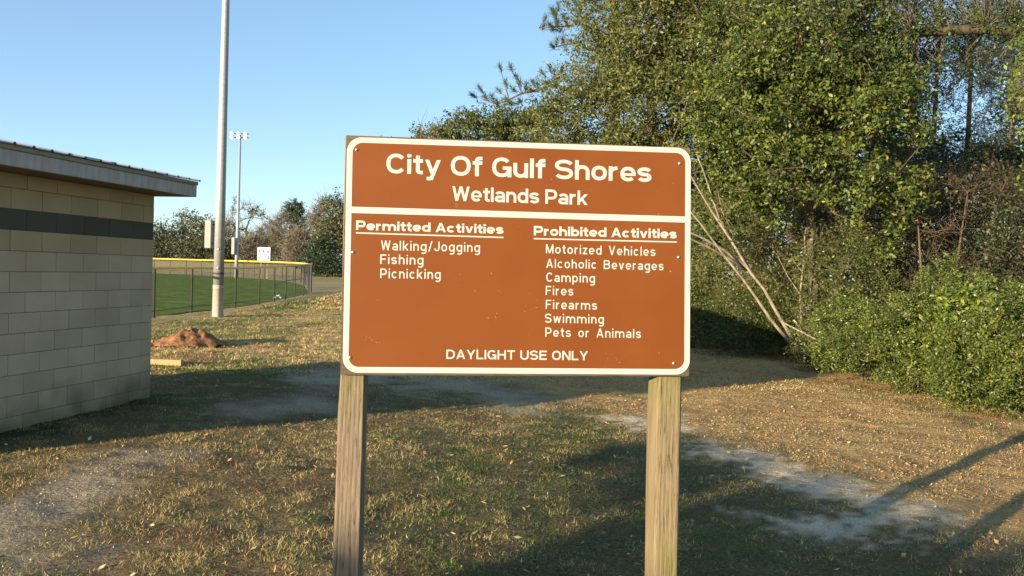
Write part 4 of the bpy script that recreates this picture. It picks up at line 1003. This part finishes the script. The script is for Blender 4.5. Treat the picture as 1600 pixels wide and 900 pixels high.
# thin dark trees and pines seen against the sky at the right
k = 0
for (px, Y, hgt, rr, sd) in ((1445, 27, 13, .11, 1), (1500, 31, 14, .13, 2), (1548, 26, 12, .10, 3), (1575, 29, 13, .12, 4), (1610, 33, 14, .13, 5), (1400, 32, 13, .12, 6)):
    q = atY(px, 470, Y); g = np.random.default_rng(sd); lean = g.normal(0, .3)
    lab = ['thin dark pine with wispy needles, left one seen through the gap at right', 'tall dark pine in the middle of the gap at right', 'slender pale-trunked tree right of the gap beside the leafy bough', 'second pale-trunked tree nearly touching the first in the gap', 'dark pine at the far right edge behind the leafy bough', 'dark pine half hidden behind the glossy-leaved tree'][k]
    tree('tree', lab, 'tree', [(q.x, Y, 0), (q.x + lean * .3, Y, hgt * .35), (q.x + lean, Y, hgt * .7), (q.x + lean * 1.2, Y, hgt)], [rr, rr * .8, rr * .55, .03],
         [(q.x + lean, Y, hgt * .70, 1.9, 1.6, hgt * .34), (q.x, Y, hgt * .35, 1.4, 1.4, hgt * .2)], 200, 64, .28, .14, 'dark', 200 + sd, gap=.40, ratio=.16, twigs=.6, twr=.006, barkm=m_barkg if k in (2, 3) else m_bark, twigm=m_twigd, group='trees seen through the gap')
    k += 1
# pine whose boughs reach left over the skyline
pr = thing('pine_tree', 'long-needled pine whose boughs reach out left against the blue sky', 'tree', (4.2, 34, 0))
mb = MB(); mb.tube([(4.2, 34, -.2), (4.1, 34, 6), (3.9, 34, 12), (3.8, 34, 17)], [.3, .25, .2, .08], 12); mb.put('trunk', m_bark, pr, smooth=True)
def pine_bough(pts, Y, tufts, per=64, Ln=.30):
    pts = [np.array(atY(px, py, Y)) for px, py in pts]
    mb = MB(); mb.tube([(3.9, 34, pts[0][2] - .6)] + [tuple(p) for p in pts], list(np.linspace(.075, .016, len(pts) + 1)), 6); mb.put('bough', m_bark, pr, smooth=True)
    g = np.random.default_rng(int(pts[0][2] * 100)); VV = []; arrp = np.array(pts)
    tw = []
    for px, py in tufts:
        c = np.array(atY(px, py, Y + g.normal(0, .3))); j = np.argmin(np.linalg.norm(arrp - c, axis=1)); s0 = arrp[j]
        d = c - s0; d /= np.linalg.norm(d) + 1e-6; d = d + np.array([-.25, 0, .55]); d /= np.linalg.norm(d); tw.append((s0, c))
        dirs = unit(g.normal(0, .55, (per, 3)) + d); st = c - d * g.uniform(0, .30, (per, 1))
        L = Ln * g.uniform(.55, 1, per); VV.append(prisms(st, st + dirs * L[:, None], np.full(per, .0075), np.full(per, .004), 3))
    V, F = cat(VV); o = put('needles', V, F, LM['needle'], pr, tone=g.random(len(F))); o['kind'] = 'stuff'
    a_ = np.array([t[0] for t in tw]); b_ = np.array([t[1] for t in tw]); V, F = prisms(a_, b_, np.full(len(a_), .016), np.full(len(a_), .008), 4); put('twigs', V, F, m_bark, pr)
pine_bough([(865, 132), (840, 141), (815, 146), (795, 156), (775, 163)], 33.5,
    [(781, 104), (797, 103), (806, 118), (812, 127), (822, 132), (833, 128), (846, 112), (858, 104), (866, 112), (872, 122), (828, 140), (840, 130), (738, 148), (749, 137), (757, 150), (768, 150), (778, 140), (776, 157), (788, 154), (797, 160), (806, 162), (812, 158), (850, 128), (862, 130), (852, 140), (790, 128), (800, 138), (878, 108), (884, 120)])
pine_bough([(925, 44), (905, 36), (890, 40), (868, 42), (842, 44)], 33.2,
    [(852, 28), (862, 14), (868, 24), (858, 38), (872, 34), (880, 24), (872, 8), (866, 18), (885, 36), (895, 30), (905, 12), (912, 2), (905, 22), (918, 26), (925, 14), (862, 46), (876, 46), (930, 34), (920, 45), (886, 4), (898, 0), (935, 10), (945, 24), (850, 40)])
pine_bough([(950, -20), (915, -40), (880, -50)], 33.4, [(900, -40), (915, -30), (890, -25), (930, -35), (880, -45), (945, -30), (905, -15), (925, -8)])
pine_bough([(900, 66), (880, 70), (866, 74)], 33.8, [(870, 62), (880, 60), (892, 64), (884, 76), (900, 78), (908, 66), (862, 70), (915, 75)])
# ------------------------------------------------------------------ thicket
def shrub(label, px, py, Y, hx, hz, leaf, ntar, per, L, seed, ratio=.5, cat_='shrub', name='shrub', rc=.14, tones=(0, 1), gap=.42, hy=None, twigs=.16, group='shrubs along the edge of the thicket', shell=.55, twr=.003, twigm=None, limbs=True):
    q = atY(px, py, Y); zc = hz * .5; hy = hy or hx * .8
    return tree(name, label, cat_, [(q.x, Y + .1, -.1), (q.x + .03, Y + .1, hz * .35), (q.x, Y, hz * .6)], [.035, .028, .018],
         [(q.x, Y, zc, hx, hy, hz * .52), (q.x - hx * .3, Y - hy * .3, zc * .55, hx * .75, hy * .6, hz * .3), (q.x + hx * .35, Y, zc * 1.1, hx * .6, hy * .7, hz * .45)], ntar, per, rc, L, leaf, seed, group=group,
         ratio=ratio, shell=shell, gap=gap, twigs=twigs, tones=tones, twr=twr, crown='foliage', rtip=.0022, step=.35, twigm=twigm, limbs=limbs, gf=3.2)
# brown vine tangle behind
shrub('brown tangle of dead vines behind the glossy-leaved tree', 1370, 470, 18.4, 1.9, 4.4, 'brown', 420, 60, .06, 301, rc=.22, twigs=.6, gap=.40, tones=(0, .6), twigm=m_twigd, limbs=False, twr=.0035)
shrub('brown vine-hung thicket at the right below the gap in the trees', 1520, 470, 17.4, 2.0, 4.2, 'brown', 420, 60, .06, 302, rc=.22, twigs=.6, gap=.40, tones=(0, .6), twigm=m_twigd, limbs=False, twr=.0035)
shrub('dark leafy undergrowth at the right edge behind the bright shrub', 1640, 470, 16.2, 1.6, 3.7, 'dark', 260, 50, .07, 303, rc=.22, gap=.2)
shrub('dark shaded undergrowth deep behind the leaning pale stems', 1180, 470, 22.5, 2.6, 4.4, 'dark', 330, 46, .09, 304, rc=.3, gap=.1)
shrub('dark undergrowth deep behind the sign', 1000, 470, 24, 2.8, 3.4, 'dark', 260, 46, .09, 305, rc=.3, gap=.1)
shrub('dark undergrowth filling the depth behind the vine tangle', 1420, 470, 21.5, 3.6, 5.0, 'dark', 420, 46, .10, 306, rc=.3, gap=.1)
shrub('olive thicket just right of the sign edge, above the shaded bush', 1110, 470, 20.4, 1.5, 4.0, 'olive', 330, 52, .06, 307, rc=.22, gap=.25, twigs=.8, tones=(.1, .9))
shrub('yellow-green twiggy thicket behind the upright pale sapling', 1225, 470, 18.9, 1.35, 3.6, 'olive', 300, 46, .055, 308, rc=.2, gap=.3, twigs=1.2, tones=(.2, 1))
shrub('green vine-covered bush right of the pale sapling', 1315, 480, 16.6, 1.0, 2.9, 'fresh', 240, 52, .055, 309, rc=.17, gap=.3, twigs=.8, tones=(0, .8))
shrub('low bush in deep shade at the foot of the leaning pale stems', 1165, 520, 18.6, 1.35, 1.45, 'fresh', 330, 54, .045, 310, rc=.15, gap=.1, tones=(0, .6))
shrub('low shaded bush by the right edge of the sign', 1075, 520, 20.5, 1.2, 1.5, 'fresh', 260, 50, .05, 311, rc=.16, gap=.1, tones=(0, .6))
shrub('small grassy bush beside the base of the leaning pale stems', 1288, 520, 15.6, .55, .75, 'fresh', 130, 50, .04, 312, rc=.11, gap=.15)
shrub('fine-leaved green shrub at the middle of the thicket edge', 1352, 540, 14.2, .95, 1.45, 'fresh', 260, 124, .038, 313, rc=.085, gap=.49)
shrub('fine-leaved green shrub right of the middle of the thicket edge', 1440, 540, 13.0, .85, 1.65, 'fresh', 260, 124, .038, 314, rc=.085, gap=.49)
shrub('tall fine-leaved green shrub rising behind the bright-leaved one', 1500, 520, 13.3, .9, 2.15, 'fresh', 260, 124, .038, 315, rc=.085, gap=.49)
shrub('fine-leaved green shrub spreading low at the right edge', 1545, 560, 11.4, .85, 1.3, 'fresh', 260, 124, .038, 316, rc=.085, gap=.49)
shrub('fine-leaved green shrub cut off by the right edge', 1625, 560, 10.9, .85, 1.75, 'fresh', 260, 124, .038, 317, rc=.085, gap=.49)
shrub('yellow-green broad-leaved shrub lit up among the fine-leaved ones', 1505, 500, 12.2, .5, 1.75, 'bright', 90, 34, .075, 318, rc=.12, gap=.1, tones=(0, .9))
shrub('bright broad-leaved shrub at the right edge above the fine-leaved one', 1600, 520, 11.6, .5, 1.6, 'bright', 100, 34, .075, 319, rc=.12, gap=.1, tones=(0, .9))
for i, (px, Y, hgt, lab) in enumerate(((1448, 16.0, 3.6, 'forked leafless sapling in the brown tangle, above the middle shrubs'), (1482, 16.6, 4.3, 'taller leafless brown sapling in the tangle under the gap of sky'))):
    q = atY(px, 470, Y); ln_ = (-.25, .3, .1, -.2)[i]
    tree('sapling', lab, 'tree', [(q.x, Y, -.1), (q.x + ln_ * .3, Y, hgt * .4), (q.x + ln_, Y, hgt * .85)], [.038, .028, .010], [(q.x + ln_ * .7, Y, hgt * .68, .95, .7, hgt * .38)], 15, 6, .2, .1, None, 340 + i,
         group='bare saplings in the tangle', twr=.005, rtip=.0035, barkm=m_bark, twigm=m_twigd, step=.3)
# leaning multi-stemmed tree
ls = thing('tree', 'leaning tree with several pale bare stems fanning up left from one base', 'tree', (*at(1250, 568), 0))
LY = at(1250, 568)[1]
def stem(pts, ra, rb, dy=-.25, name='stem'):
    P = [atY(px, py, LY + dy * i / (len(pts) - 1) * 3) for i, (px, py) in enumerate(pts)]
    mb = MB(); mb.tube(P, list(np.linspace(ra, rb, len(P))), 8); mb.put(name, m_pale, ls, smooth=True)
stem([(1252, 572), (1246, 545), (1228, 512), (1208, 478), (1194, 452), (1172, 425), (1140, 372), (1112, 330), (1094, 300), (1080, 276), (1066, 262)], .046, .009)
stem([(1249, 570), (1238, 540), (1205, 500), (1182, 466), (1160, 435), (1128, 395), (1095, 350), (1070, 320), (1040, 285)], .040, .011, -.35)
stem([(1196, 456), (1170, 420), (1130, 390), (1098, 372), (1066, 358), (1030, 335)], .036, .014, -.3)
stem([(1172, 424), (1140, 405), (1105, 385), (1075, 372), (1045, 362)], .03, .014, -.3)
stem([(1112, 330), (1136, 345), (1162, 358), (1172, 362)][::-1] if False else [(1150, 385), (1125, 345), (1110, 300), (1100, 270), (1088, 240)], .022, .008, -.2)
stem([(1253, 572), (1262, 545), (1256, 520), (1240, 500)], .04, .02, 0)
stem([(1172, 424), (1150, 370), (1128, 330), (1122, 300)], .02, .007, .2)
sp_ = thing('sapling', 'thin upright pale sapling rising beside the base of the leaning stems', 'tree', (*at(1256, 572), 0))
P = [atY(px, py, LY + .1) for px, py in ((1256, 572), (1258, 540), (1252, 500), (1250, 460), (1254, 425), (1258, 395), (1257, 370), (1262, 345))]
mb = MB(); mb.tube(P, list(np.linspace(.032, .010, len(P))), 8); mb.put('stem', m_pale, sp_, smooth=True)
for pts in (((1254, 425), (1240, 408), (1222, 404)), ((1258, 395), (1275, 380), (1290, 372)), ((1252, 500), (1268, 470), (1275, 440)), ((1250, 460), (1230, 430), (1215, 400))):
    mb = MB(); mb.tube([atY(px, py, LY) for px, py in pts], [.012, .008, .004], 6); mb.put('branch', m_pale, sp_)
fb = MB(); fb.tube([atY(px, py, Y) for px, py, Y in ((1222, 503, 16.2), (1255, 520, 15.6), (1290, 538, 15.0), (1325, 553, 14.2), (1350, 564, 13.4))], [.012, .014, .013, .011, .007], 6)
q = atY(1290, 538, 15); o = fb.put('fallen_branch', m_pale, loc=(q.x, q.y, 0)); props(o, 'thin pale dead branch slanting across the shrubs to the ground', 'branch')

# ------------------------------------------------------------------ far tree line
FT = [ # px, top py, Y, halfwidth px, kind
 (250, 352, 165, 26, 'e'), (285, 334, 170, 34, 'e'), (318, 336, 160, 22, 'e'), (345, 345, 185, 30, 'b'), (385, 318, 165, 40, 'B'), (420, 352, 190, 26, 'b'),
 (445, 330, 178, 24, 'b'), (458, 318, 150, 17, 'p'), (482, 336, 172, 22, 'b'), (505, 312, 160, 20, 'b'), (522, 306, 140, 25, 'e'), (548, 322, 150, 24, 'e'), (500, 372, 128, 14, 'e'),
 (575, 330, 165, 26, 'b'), (610, 322, 140, 26, 'e'), (650, 335, 150, 28, 'e'), (700, 330, 120, 40, 'e'), (200, 345, 170, 30, 'e'), (150, 350, 175, 32, 'b'), (100, 345, 165, 32, 'e'), (395, 372, 150, 24, 'b'), (350, 384, 150, 20, 'e'), (465, 366, 140, 22, 'b')]
desc = {'e': ['dark evergreen tree', 'broad dark oak', 'dense olive evergreen'], 'b': ['brown leafless tree', 'bare grey-brown tree', 'twiggy leafless tree'], 'B': ['large bare tree with mistletoe clumps'], 'p': ['flat-topped dark pine']}
where = {250: 'beside the block building roof end', 285: 'left of the near light pole', 318: 'directly behind the near light pole box', 345: 'right behind the near light pole', 385: 'behind the distant light pole', 420: 'behind the scoreboard', 445: 'right above the scoreboard',
 458: 'standing above the bare trees right of the scoreboard', 482: 'between the flat-topped pine and the evergreen', 505: 'tall and pale against the sky near the sign edge', 522: 'next to the left edge of the sign', 548: 'half hidden by the left edge of the sign', 500: 'low and dark at the end of the outfield fence',
 395: 'low behind the fence between light pole and scoreboard', 350: 'low just above the yellow rail right of the near pole', 465: 'low above the yellow rail right of the scoreboard'}
for i, (px, ty_, Y, hw, kd) in enumerate(FT):
    q = atY(px, 410, Y); top = atY(px, ty_, Y).z; rx = hw / 1280 * Y; g = np.random.default_rng(500 + i)
    zb = float(zground(np.array([q.x]), np.array([float(Y)]))[0])
    lab = desc[kd][i % len(desc[kd])] + ' ' + where.get(px, 'hidden %s' % ('behind the block building' if px < 240 else 'behind the sign')) + ('')
    tk = [(q.x, Y, zb - .2), (q.x + g.normal(0, .2), Y, zb + top * .25), (q.x + g.normal(0, .4), Y, zb + top * .5), (q.x + g.normal(0, .5), Y, top * .85)]
    if kd == 'e':
        E = [(q.x, Y, top * .55, rx, rx * .7, top * .45), (q.x - rx * .4, Y - 1, top * .3, rx * .8, rx * .6, top * .3), (q.x + rx * .3, Y - 1, top * .75, rx * .6, rx * .6, top * .25)]
        tree('tree', lab, 'tree', tk, [.35, .3, .22, .1], E, 150, 34, .75, .42, 'moss' if i % 3 else 'dark', 600 + i, group='far tree line', gap=.36, twigs=.15, twr=.03, rtip=.03, step=1.6, tones=(.1, .9))
    elif kd == 'p':
        E = [(q.x, Y, top * .92, rx, rx * .6, top * .09), (q.x + rx * .2, Y, top * .78, rx * .7, rx * .6, top * .06)]
        tree('pine_tree', lab, 'tree', tk[:-1] + [(q.x, Y, top * .93)], [.35, .3, .25, .12], E, 60, 60, .45, .35, 'dark', 600 + i, group='far tree line', ratio=.3, twigs=.1, twr=.03, rtip=.03, step=1.6)
    else:
        E = [(q.x, Y, top * .66, rx, rx * .7, top * .36), (q.x, Y, top * .3, rx * .8, rx * .6, top * .28)]
        r_ = tree('tree', lab, 'tree', tk, [.3, .24, .18, .06], E, 170 if kd == 'b' else 120, 16 if kd == 'b' else 7, .9, .1, None, 600 + i, group='far tree line', twr=.032 if kd == 'b' else .026, rtip=.034, step=1.5, barkm=m_barkg, twigm=m_twigf, sag=-.04, gap=.2)
        if kd == 'B':
            g2 = np.random.default_rng(3); Cc = np.array([atY(x_, y_, Y) for x_, y_ in ((389, 334), (400, 330), (366, 318), (372, 331), (405, 338), (395, 341))])
            V, F, P, c = leafcloud(g2, Cc, 90, .55, .35, .5); o = put('mistletoe', V, F, LM['moss'], r_, tone=g2.random(len(P))); o['kind'] = 'stuff'
# brush mass at the foot of the far trees
g = np.random.default_rng(77); n = 900; X = g.uniform(-110, 12, n); Y = g.uniform(146, 165, n) - np.clip(X + 40, 0, 60) * .45
Z = zground(X, Y) + g.random(n) ** 1.5 * 4.2; C = np.stack([X, Y, Z], 1)
V, F, P, c = leafcloud(g, C, 34, 1.1, .4, .4); o = put('far_undergrowth', V, F, LM['brown'], tone=np.clip(g.random(len(P)), 0, .97)); props(o, 'brown brushy undergrowth along the foot of the far tree line', 'undergrowth', kind='stuff')
n = 160; X = g.uniform(-30, -14, n); Y = g.uniform(118, 124, n); C = np.stack([X, Y, g.random(n) * 2.4], 1)
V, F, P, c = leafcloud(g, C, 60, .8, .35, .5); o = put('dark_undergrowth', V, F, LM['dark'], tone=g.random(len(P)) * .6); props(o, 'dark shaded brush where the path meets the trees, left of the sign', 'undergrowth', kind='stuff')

# ------------------------------------------------------------------ unseen stand-in trees, added and shaped to cast shade on the grass
def behind(label, a_, b_, ell_, n, per, seed, leaf='olive', rc=.22, tb=None):
    tb = b_ if tb is None else tb; X0, Y0 = .7071 * (a_ + tb), .7071 * (a_ - tb)
    E = [(.7071 * (a_ + da + b), .7071 * (a_ + da - b), z, rx, rx, rz) for da, b, z, rx, rz, *_w in ell_]
    tree('tree', label, 'tree', [(X0, Y0, 0), (X0, Y0, 1.2), (X0 + .1, Y0, 2.4)], [.09, .07, .04], E, n, per, rc, .16, leaf, seed, crown='crown', twigs=0, group='stand-in shade trees out of view')
behind('stand-in bushy tree behind the viewer, added to shade the grass right of the sign', -16.6, -1.5, [(0, b, 1.9, .42, 1.3) for b in (-2.75, -2.3, -1.8, -1.3, -.6)] + [(0, b, 2.88, .36, .34, .35) for b in (-2.85, -2.5, -2.1, -1.7, -1.3, -.9, -.5)] + [(0, .3, 1.9, .9, 1.3), (0, 1.8, 1.8, 1.2, 1.3)], 800, 40, 701, rc=.13)
behind('stand-in small tree behind the viewer, added to shade the strip beside the right post', -16.6, -4.5, [(0, -4.5, 3.31, .35, .04), (0, -3.75, 3.24, .35, .06)], 110, 40, 702, rc=.05, tb=-2.6)
behind('unseen stand-in tree by the near end of the block building, added for its shadow', -1.2, -7.4, [(0, -8.0, 1.3, .3, .6), (0, -7.5, 1.8, .3, .55), (0, -7.0, 2.1, .4, .5), (0, -8.1, 2.25, .45, .5)], 230, 50, 703, rc=.09, tb=-8.9)
